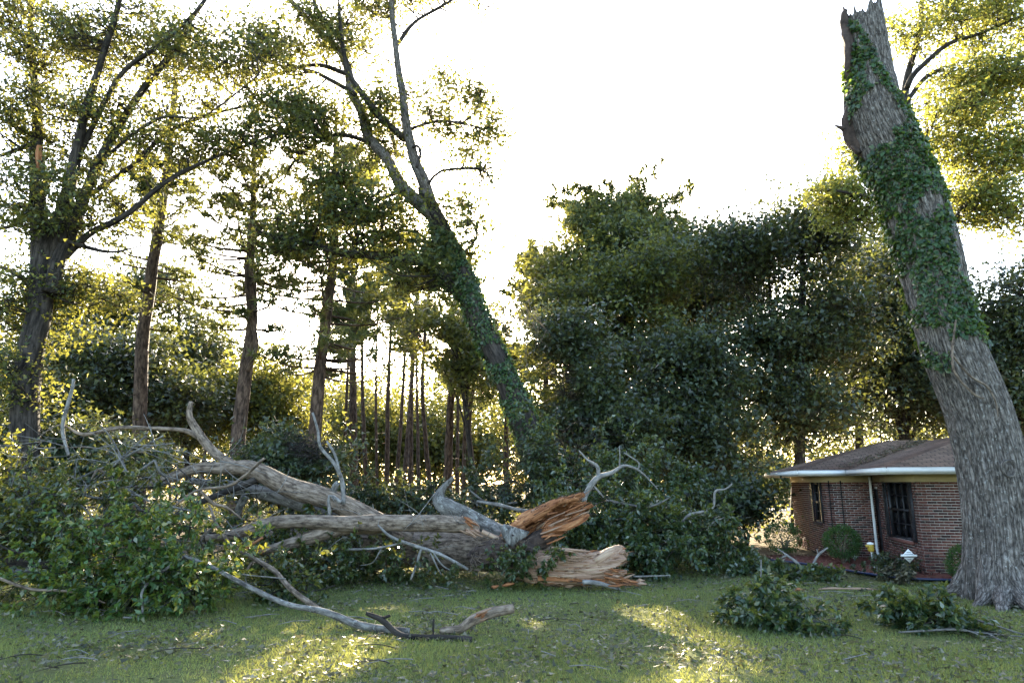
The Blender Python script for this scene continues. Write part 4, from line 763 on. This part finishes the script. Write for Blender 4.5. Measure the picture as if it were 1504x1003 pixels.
# ------------------------------------------------------------------ big oak at the left
oak = thing('oak_tree', 'big many stemmed oak with yellow lit leaves filling the upper left', 'tree', np.append(P(32, 818, 22)[:2], 0))
OL = [[(32, 818, 50), (38, 620, 42), (52, 480, 37), (64, 390, 35), (72, 340, 26)], [(58, 420, 30), (58, 300, 24), (55, 225, 20), (52, 140, 12), (45, 60, 8), (48, -20, 5)], [(76, 400, 26), (95, 300, 21), (115, 210, 15), (140, 120, 11), (170, 20, 8), (185, -60, 5)], [(72, 430, 24), (105, 340, 19), (140, 250, 15), (190, 160, 11), (250, 80, 8), (300, 0, 6), (340, -40, 4)],
      [(84, 390, 12), (130, 345, 10), (174, 323, 9), (251, 263, 6), (330, 225, 4), (400, 200, 3)], [(112, 320, 10), (126, 293, 9), (198, 240, 8), (251, 192, 6), (335, 162, 4), (420, 150, 3)], [(118, 225, 9), (174, 114, 8), (251, 54, 6), (299, 6, 4)], [(60, 250, 7), (54, 207, 7), (25, 188, 6), (0, 174, 5), (-40, 150, 4)], [(54, 208, 6), (20, 222, 6), (-10, 232, 5)],
      [(50, 300, 8), (20, 330, 7), (-30, 340, 5)], [(150, 235, 6), (230, 175, 5), (300, 170, 4), (380, 110, 3)], [(60, 440, 10), (20, 400, 8), (-40, 380, 6)], [(100, 355, 7), (160, 370, 5), (210, 360, 3)]]
SK, SR = [], []
for k, q in enumerate(OL):
    pp_, rr_ = tr(q, 22 + (0 if k == 0 else .15 * (k % 3) - .15), (0, 1.5, -1.2, .8)[k % 4] if k else 0); mb = MB(); mb.tube(pp_, rr_, 24 if k == 0 else 12, .25, amp=.02, freq=6, wob=.3, seed=120 + k, flare=.6 if k == 0 else 0); mb.build('trunk' if k == 0 else 'limb', M['bark_dark'], oak, True); a, b_ = spline(pp_, rr_, .4); SK.append(a); SR.append(b_)
limb(oak, [(58, 215, 8), (57, 235, 9), (56, 252, 3)], 21.7, 0, 'wood_orange', 'torn_end', 8, .1, .02, .5, 3)
rng = rs(131); ml, mw = MB(), MB()
cs = regions(rng, [(50, 40, 100, 70, 22, 2.5, 60), (180, 50, 120, 70, 22, 2.5, 70), (310, 90, 110, 70, 22, 2., 60), (60, 170, 110, 70, 22, 2.5, 56), (190, 190, 110, 70, 22, 2., 50), (330, 200, 80, 50, 22, 1.5, 26), (40, 300, 80, 70, 22, 2.5, 40), (130, 300, 70, 60, 22, 2., 26), (20, 430, 60, 80, 22, 2., 36), (10, 560, 70, 70, 21.5, 1.5, 30), (130, 420, 70, 40, 22.5, 1.5, 20), (390, 160, 50, 40, 22, 1.5, 12)])
connect(mw, rng, np.concatenate(SK), np.concatenate(SR), cs, .035); cs = cs[rng.random(len(cs)) < .62] + np.array((0, .5, 0)); foliage(mw, ml, rng, cs, 11, 15, (.74, .74, .36), .15, r=.016, tri=True); mw.build('branches', M['bark_dark'], oak); ml.build('crown', M['leaf_oak'], oak)

# ------------------------------------------------------------------ the bright tree behind the broken trunk
rt = thing('bright_tree', 'tree with sunlit yellow green leaves behind the broken trunk', 'tree', np.append(P(1470, 790, 26)[:2], 0))
RL = [[(1474, 790, 40), (1432, 600, 36), (1392, 480, 34), (1355, 330, 28), (1328, 200, 20), (1328, 150, 16)], [(1328, 160, 13), (1332, 120, 12), (1349, 55, 8), (1354, 0, 7), (1360, -60, 5)], [(1332, 130, 9), (1344, 105, 8), (1394, 65, 7), (1439, 50, 5), (1510, 20, 4)], [(1330, 150, 8), (1374, 105, 7), (1429, 115, 5), (1510, 126, 4)], [(1345, 260, 9), (1380, 165, 6), (1440, 190, 5), (1520, 230, 4)], [(1370, 380, 10), (1420, 300, 7), (1480, 290, 5), (1540, 300, 4)], [(1350, 320, 9), (1280, 290, 6), (1230, 280, 4)], [(1354, 40, 5), (1390, 10, 4), (1430, -20, 3)]]
SK, SR = [], []
for k, q in enumerate(RL):
    pp_, rr_ = tr(q, 26, (0, 1.2, -1, .6)[k % 4] if k else 0); mb = MB(); mb.tube(pp_, rr_, 12, .3, amp=.01, wob=.4, seed=140 + k); mb.build('trunk' if k == 0 else 'limb', M['bark_dark'], rt, True); a, b_ = spline(pp_, rr_, .4); SK.append(a); SR.append(b_)
rng = rs(151); ml, mw = MB(), MB()
cs = regions(rng, [(1420, 30, 90, 55, 26, 1.8, 34), (1440, 130, 80, 60, 26, 1.8, 40), (1390, 190, 60, 60, 26, 1.5, 24), (1460, 230, 70, 60, 26, 1.8, 34), (1430, 300, 60, 50, 26.5, 1.5, 26), (1480, 330, 50, 30, 26.5, 1.5, 8), (1240, 290, 45, 50, 26.5, 1.2, 26), (1270, 230, 30, 40, 26.5, 1., 10), (1330, 60, 30, 40, 26, 1., 8), (1510, 80, 60, 120, 26, 2., 30)])
connect(mw, rng, np.concatenate(SK), np.concatenate(SR), cs, .035); foliage(mw, ml, rng, cs, 11, 14, (.8, .8, .4), .17, r=.016, tri=True); mw.build('branches', M['bark_dark'], rt); ml.build('crown', M['leaf_fresh'], rt)

# ------------------------------------------------------------------ trees of the wood behind
def zt(py, Y): return P(752, py, Y)[2]
def ptrunk(px0, px1, py1, Y, w0, w1, bend=0.):
    a = P(px0, 760, Y); a[2] = -.1; b_ = P(px1, py1, Y); m_ = (a + b_) / 2 + np.array((bend, 0, 0)); return [a, m_, b_], [rp(w0, a), rp((w0 + w1) / 2, m_), rp(w1, b_)]
# traced pines
p, r = tr([(203, 790, 24), (204, 640, 22), (212, 480, 20), (232, 340, 17), (248, 230, 13), (258, 120, 8)], 30); p[0][2] = 0
pine('pine_tree', 'tall slim pine leaning right between the left oak and the clearing', p, r, 9, 17, 3.2, 40, 22, 201, 'tall pines on the left', n=12)
p, r = tr([(343, 790, 26), (350, 640, 24), (362, 540, 21), (370, 470, 17), (368, 380, 14), (372, 290, 9), (375, 200, 5)], 28); p[0][2] = 0
t = pine('pine_tree', 'pine with a looped twisted stem standing left of the bushy pine', p, r, 8.5, 16, 4.2, 56, 22, 202, 'tall pines on the left', n=12)
limb(t, [(362, 545, 10), (374, 515, 9), (375, 490, 9), (364, 440, 8), (361, 380, 6)], 27.8, 0, 'bark_pine', 'stem_loop', 8, .3, .01)
p, r = tr([(456, 790, 24), (462, 640, 22), (470, 540, 20), (482, 440, 18), (490, 370, 15), (492, 270, 10), (494, 160, 5)], 29); p[0][2] = 0
t = pine('pine_tree', 'bushy pine just left of the thin trunks with wide low branches', p, r, 6.5, 17.5, 5.2, 80, 24, 203, 'tall pines on the left', n=12)
th_ = [(506, 10, 44), (527, 14, 46), (543, 9, 50), (556, 7, 54), (569, 9, 52), (581, 8, 56), (601, 8, 58), (632, 9, 50), (655, 16, 42), (683, 15, 40), (703, 14, 46), (745, 11, 48), (591, 7, 62), (614, 7, 60), (668, 7, 58)]
ordn = ['first', 'second', 'third', 'fourth', 'fifth', 'sixth', 'seventh', 'eighth', 'ninth', 'tenth', 'eleventh', 'twelfth', 'thirteenth', 'fourteenth', 'fifteenth']
for k, (px, w, Y) in enumerate(sorted(th_)):
    rng = rs(300 + k); topy = rng.uniform(350, 450) if px < 660 else rng.uniform(470, 520); px = px + rng.normal() * 4; lean = rng.normal() * 9 + (752 - px) * .06
    w *= rng.uniform(.6, 1.35); p, r = ptrunk(px, px + lean, topy, Y, w, w * .35, rng.normal() * .35)
    pine('thin_pine', f'{ordn[k]} thin pine trunk from the left in the backlit wood behind the clearing', p, r, p[2][2] * .68, p[2][2] * 1.05, 2.8, 34, 14, 310 + k, 'thin pines of the backlit wood', .5, 7, 12)
# crowned trees: name, label, base px, Y, trunk px width, crowns (px, py, rx, ry), clumps, leaf, seed
TREES = [
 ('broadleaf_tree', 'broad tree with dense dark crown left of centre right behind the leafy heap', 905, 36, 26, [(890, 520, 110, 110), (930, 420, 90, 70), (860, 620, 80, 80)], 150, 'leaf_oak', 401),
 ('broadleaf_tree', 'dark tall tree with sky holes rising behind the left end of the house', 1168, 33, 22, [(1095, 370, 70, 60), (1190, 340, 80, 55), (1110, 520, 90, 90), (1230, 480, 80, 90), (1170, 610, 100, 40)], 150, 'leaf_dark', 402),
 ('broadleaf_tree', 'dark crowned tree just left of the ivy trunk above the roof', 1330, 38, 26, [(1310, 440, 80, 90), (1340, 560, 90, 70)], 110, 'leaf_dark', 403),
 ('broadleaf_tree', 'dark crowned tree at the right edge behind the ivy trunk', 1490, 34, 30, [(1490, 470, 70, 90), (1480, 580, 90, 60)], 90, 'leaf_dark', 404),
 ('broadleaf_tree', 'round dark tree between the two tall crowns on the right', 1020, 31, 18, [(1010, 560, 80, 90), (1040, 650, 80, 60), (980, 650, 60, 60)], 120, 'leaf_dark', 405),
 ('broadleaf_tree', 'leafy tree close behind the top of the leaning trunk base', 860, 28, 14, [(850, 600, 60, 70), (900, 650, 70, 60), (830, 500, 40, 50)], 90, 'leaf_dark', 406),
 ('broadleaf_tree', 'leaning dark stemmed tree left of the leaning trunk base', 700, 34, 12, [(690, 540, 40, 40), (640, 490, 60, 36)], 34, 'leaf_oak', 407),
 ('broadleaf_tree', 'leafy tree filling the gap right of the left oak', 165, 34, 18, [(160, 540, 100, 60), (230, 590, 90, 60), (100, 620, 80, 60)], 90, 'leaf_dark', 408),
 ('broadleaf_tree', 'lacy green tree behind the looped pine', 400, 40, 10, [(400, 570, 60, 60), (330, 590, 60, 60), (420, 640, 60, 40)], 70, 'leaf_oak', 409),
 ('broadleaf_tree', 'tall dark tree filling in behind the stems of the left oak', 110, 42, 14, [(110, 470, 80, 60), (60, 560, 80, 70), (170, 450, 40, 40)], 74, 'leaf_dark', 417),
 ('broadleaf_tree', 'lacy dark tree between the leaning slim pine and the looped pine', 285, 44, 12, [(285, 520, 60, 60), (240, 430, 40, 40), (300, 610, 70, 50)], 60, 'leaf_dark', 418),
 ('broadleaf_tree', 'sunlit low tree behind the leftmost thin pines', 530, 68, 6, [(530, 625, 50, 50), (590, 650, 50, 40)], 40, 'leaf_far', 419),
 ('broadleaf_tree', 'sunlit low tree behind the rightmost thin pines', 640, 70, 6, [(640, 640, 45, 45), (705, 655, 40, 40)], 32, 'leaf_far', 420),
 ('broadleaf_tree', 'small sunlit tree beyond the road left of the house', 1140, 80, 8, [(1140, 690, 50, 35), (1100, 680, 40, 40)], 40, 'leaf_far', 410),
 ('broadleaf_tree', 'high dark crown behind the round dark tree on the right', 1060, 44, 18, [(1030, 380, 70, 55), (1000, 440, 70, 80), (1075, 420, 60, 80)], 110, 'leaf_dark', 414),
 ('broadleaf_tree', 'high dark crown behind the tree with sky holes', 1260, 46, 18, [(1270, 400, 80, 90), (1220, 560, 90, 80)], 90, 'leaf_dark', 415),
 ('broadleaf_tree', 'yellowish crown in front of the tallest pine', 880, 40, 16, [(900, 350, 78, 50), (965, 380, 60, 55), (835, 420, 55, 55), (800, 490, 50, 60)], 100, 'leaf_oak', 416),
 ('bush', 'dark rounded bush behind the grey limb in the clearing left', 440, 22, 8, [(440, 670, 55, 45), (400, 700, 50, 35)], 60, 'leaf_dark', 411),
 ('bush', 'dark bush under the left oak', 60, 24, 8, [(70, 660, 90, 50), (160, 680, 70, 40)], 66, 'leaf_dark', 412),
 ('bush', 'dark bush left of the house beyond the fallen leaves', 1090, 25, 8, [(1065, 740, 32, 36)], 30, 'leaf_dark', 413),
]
for nm, lb, px, Y, w, cr, k, lf, sd in TREES:
    s = Y / FPX * 1.0; cc = [(P(a, b_, Y), (rx * s, min(rx * s, 4.), ry * s)) for a, b_, rx, ry in cr]
    ty = min(c[1] for c in cr); tx = [c for c in cr if c[1] == ty][0][0]; p, r = ptrunk(px, (px + tx) / 2, ty + 20, Y, w, w * .3, rs(sd).normal() * .3)
    sz = .185 * (Y / 26) ** .8; k = int(k * (3.1 if lf == 'leaf_dark' else 2.5))
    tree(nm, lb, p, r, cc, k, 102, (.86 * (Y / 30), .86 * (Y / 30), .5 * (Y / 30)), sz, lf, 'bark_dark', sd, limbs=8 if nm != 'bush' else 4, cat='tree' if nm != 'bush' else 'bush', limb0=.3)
for k, (px, y0, y1, Y, reach, nb, lb) in enumerate([(905, 470, 318, 44, 8.0, 84, 'tallest pine crest above the broad trees right of the clearing'), (800, 560, 385, 50, 4.5, 34, 'pine with open branches against the sky right of the leaning trunk'), (985, 520, 335, 52, 4.5, 36, 'pine top showing between the two tall crowns on the right')]):
    p, r = ptrunk(px, px - 4, y1, Y, 14, 4, .2); pine('pine_tree', lb, p, r, zt(y0, Y), p[2][2], reach, int(nb * 1.4), 26, 420 + k, 'pines above the wood', .55, 8, 16)
# far wood in full sun, one mass
rng = rs(501); ml, mb = MB(), MB(); n_ = 4200
X = rng.uniform(-85, 100, n_); Yf = rng.uniform(72, 108, n_); hm = 13 + 5 * vnoise(np.stack([X * .06, Yf * .04, X * 0], 1), 3); Z = hm * rng.uniform(.02, 1, n_) ** .8
k = ~((X > 12) & (X < 52) & (Yf < 95)); cs = np.stack([X, Yf, Z + .6], 1)[k]; clump_leaves(ml, rng, cs, 56, (1.2, 1.2, .8), .52, tri=True); o = ml.build('forest', M['leaf_far']); tag(o, 'far sunlit yellow green wood seen between the trunks', 'wood', kind='stuff')
for k in range(90):
    x, y = rng.uniform(-90, 90), rng.uniform(70, 105); h = rng.uniform(8, 14)
    if 12 < x < 52 and y < 95: continue
    mb.tube([(x, y, 0), (x + rng.normal() * .3, y, h * .5), (x + rng.normal() * .5, y, h)], [.2, .17, .08], 6, 4)
o = mb.build('forest', M['bark_pine']); tag(o, 'far thin trunks of the sunlit wood', 'wood', kind='stuff')
ml = MB(); n_ = 900; X = rng.uniform(-30, 14, n_); Yf = rng.uniform(24, 70, n_); cs = np.stack([X, Yf, np.abs(rng.normal(size=n_)) * .5 + .25], 1); clump_leaves(ml, rng, cs, 30, (.5, .5, .3), .16, tri=True); o = ml.build('undergrowth', M['leaf_oak']); tag(o, 'low green undergrowth on the woodland floor', 'undergrowth', kind='stuff')

# ------------------------------------------------------------------ garden things by the house
def shrub(label, c, rad, seed, n=2600, size=.06):
    rng = rs(seed); t = thing('clipped_shrub', label, 'shrub', (c[0], c[1], 0), 'clipped shrubs round the house'); ml, mw = MB(), MB()
    d = unit(rng.normal(size=(n, 3))); rr = rng.uniform(.72, 1.0, (n, 1)) * (1 + .1 * vnoise(d * 3, seed)[:, None]); C = c + d * rr * np.array(rad); k = C[:, 2] > .06; C, d = C[k], d[k]
    ml.leaves(C, size, rng, .5, d=d + rng.normal(size=C.shape) * .6, nrm=None)
    for _ in range(10):
        e = c + unit(rng.normal(size=3)) * np.array(rad) * .8; e[2] = max(e[2], c[2] - .1); mw.tube([(c[0] + rng.normal() * .05, c[1] + rng.normal() * .05, 0), (c * .6 + e * .4) * np.array((1, 1, .8)), e], [.02, .014, .006], 5, .2)
    mw.build('stems', M['bark_limb'], t); ml.build('foliage', M['leaf_shrub'], t)
shrub('round clipped green shrub by the white downspout', P(1237, 796, 19.9), (.50, .46, .46), 601, 3600)
shrub('round clipped green shrub between the ivy trunk and the brick corner', P(1418, 829, 16.5), (.40, .4, .44), 602, 2600)
shrub('dark rounded shrub beyond the far left corner of the house', P(1150, 788, 22.), (.55, .5, .5), 603, 3000)
rng = rs(610); t = thing('low_plant', 'dark low leafy plant in the mulch bed below the big window', 'plant', np.append(P(1305, 830, 18)[:2], 0)); ml, mw = MB(), MB()
for k in range(26):
    a = P(1305 + rng.normal() * 14, 826, 18 + rng.normal() * .2); a[2] = .08; bough(mw, ml, rng, a, (rng.normal() * .6, rng.normal() * .5, 1), rng.uniform(.3, .6), 6, 12, .085, .006, .5)
mw.build('stems', M['bark_dark'], t); ml.build('foliage', M['leaf_dark'], t)
# diamond yard sign on its stake
sc_ = P(1335, 816, 16.9); t = thing('yard_sign', 'small white diamond yard sign with a dark band before the big window', 'sign', (sc_[0], sc_[1], 0)); fx = unit(np.array((1, -.1, 0))); fy = np.array((.1, 1, 0)); ax = np.stack([fx, unit(fy), HZ])
mb = MB(); mb.tube([(sc_[0], sc_[1] + .02, -.05), (sc_[0], sc_[1] + .02, sc_[2])], [.012, .012], 6, .3); mb.build('stake', M['black'], t)
def prism(poly, off, th, m_, nm, par):
    q = np.array([sc_ + fx * a + HZ * b_ - unit(fy) * off for a, b_ in poly]); n_ = len(q); mb = MB(); q2 = q + unit(fy) * th
    mb.add(np.concatenate([q, q2]), [tuple(range(n_)), tuple(range(2 * n_ - 1, n_ - 1, -1))] + [(i, i + n_, (i + 1) % n_ + n_, (i + 1) % n_) for i in range(n_)]); return mb.build(nm, m_, par)
pl = prism([(-.155, 0), (0, -.16), (.155, 0), (0, .16)], .0, .012, M['white_paint'], 'panel', t); child_org(pl, t)
prism([(-.185, -.018), (.185, -.018), (.185, .03), (-.185, .03)], .006, .012, M['white_paint'], 'name_band', t)
prism([(-.175, -.034), (.175, -.034), (.175, -.019), (-.175, -.019)], .009, .006, M['black'], 'band_line', t); prism([(-.10, .031), (.10, .031), (.10, .042), (-.10, .042)], .004, .006, M['black'], 'band_line', t)
prism([(-.045, .075), (.045, .075), (.045, .086), (-.045, .086)], .003, .003, M['black'], 'lettering', t); prism([(-.045, -.085), (.045, -.085), (.045, -.075), (-.045, -.075)], .003, .003, M['black'], 'lettering', t)
# yellow box on a white stake
q = P(1279, 805, 18.6); t = thing('stake_light', 'small yellow box with a white cap on a white stake by the downspout', 'garden light', (q[0], q[1], 0))
mb = MB(); mb.tube([(q[0] + .06, q[1], -.03), (q[0], q[1], q[2] - .05)], [.022, .026], 8, .2); mb.build('stake', M['white_paint'], t, True)
mb = MB(); mb.tube([(q[0], q[1], q[2] - .08), (q[0], q[1], q[2] + .1)], [.075, .085], 12, .06); mb.box((q[0] - .09, q[1], q[2] + .06), (.07, .08, .05)); mb.build('housing', M['yellow'], t)
mb = MB(); mb.tube([(q[0], q[1], q[2] + .1), (q[0], q[1], q[2] + .13), (q[0], q[1], q[2] + .15)], [.09, .085, .04], 12, .03); mb.build('cap', M['white_paint'], t, True)
# hose along the edge of the bed
hp = [H(u - .12, v - .12, .06) for u, v in bed[1:]]; mb = MB(); mb.tube(hp, [.028] * len(hp), 8, .15, wob=.9, seed=4); o = mb.build('garden_hose', M['hose'], smooth=True, base=(hp[0][0], hp[0][1], 0)); tag(o, 'dark blue garden hose curving along the edge of the mulch bed', 'hose')

# ------------------------------------------------------------------ litter, twigs and grass
rng = rs(701); n_ = 70000; Yg = 6.5 + 15 * rng.uniform(0, 1, n_) ** 1.2; X = (Yg + 3) * rng.uniform(-.85, .9, n_); C = np.stack([X, Yg, vnoise(np.stack([X, Yg, X * 0], 1) * .35, 3) * .05 + rng.uniform(.0, .05, n_)], 1)
C = C[vnoise(C * .8 * np.array((1, 1, 0)), 77) + rng.normal(size=n_) * .5 > .05]; ml = MB(); ml.leaves(C, rng.uniform(.04, .10, len(C)), rng, .55, .7, 0, tri=True); o = ml.build('leaf_litter', M['litter']); tag(o, 'torn leaves scattered all over the lawn', 'leaf litter', kind='stuff')
rng = rs(702); k = 0
while k < 84:
    y = rng.uniform(9, 17); x = y * rng.uniform(-.7, .75)
    if x > 8.2 and y > 13: continue
    a = rng.uniform(0, 6.28); l = rng.uniform(.25, .8); d = np.array((math.cos(a), math.sin(a) * .8, 0)); z = .03 + rng.uniform(0, .03); p0 = np.array((x, y, z)); t = thing('twig', 'thin bare twig lying among the leaf litter on the lawn', 'twig', (x, y, 0), 'bare twigs scattered on the lawn')
    mb = MB(); mb.tube([p0, p0 + d * l * .5 + (rng.normal() * .04, rng.normal() * .04, .03), p0 + d * l], [.008, .007, .003], 5, .12, wob=2, seed=k); mb.build('stem', M['bark_pale' if k % 3 else 'bark_dark'], t)
    e = p0 + d * l * .5; s = np.array((d[1], -d[0], .2)) * (1 if k % 2 else -1); mb = MB(); mb.tube([e, e + (d + s) * l * .2], [.005, .002], 4, .1); mb.build('side_twig', M['bark_pale' if k % 3 else 'bark_dark'], t); k += 1
rng = rs(703); n_ = 430000; Yg = 6.0 + 17 * rng.uniform(0, 1, n_) ** 1.35; X = (Yg + 3.5) * rng.uniform(-.86, .92, n_); g2 = np.stack([X, Yg, X * 0], 1); k = vnoise(g2 * 1.3, 55) + .6 * vnoise(g2 * 5, 56) + rng.normal(size=n_) * .4 > -.45
uu = (g2 - HC) @ HU; vv = (g2 - HC) @ HV; k &= ~((uu > -2.6) & (vv > -.8)); g2 = g2[k]; n_ = len(g2); g2[:, 2] = vnoise(g2 * .35, 3) * .05 - .025
d = rng.normal(size=(n_, 3)) * .55; d[:, 2] = 1; d = unit(d); h = rng.uniform(.035, .085, n_)[:, None] * (1 + .4 * vnoise(g2 * .6, 9)[:, None]); s = unit(np.cross(d, rng.normal(size=(n_, 3)))) * rng.uniform(.004, .009, (n_, 1))
V = np.stack([g2 - s, g2 + s, g2 + d * h], 1).reshape(-1, 3); mb = MB(); mb.add(V, None, np.arange(n_ * 3).reshape(-1, 3), None, np.repeat(np.clip(rng.uniform(0, 1, n_) * .6 + .2 + .25 * vnoise(g2 * .5, 4), 0, 1), 3)); o = mb.build('grass', M['grass']); tag(o, 'short green lawn grass', 'grass', kind='stuff')
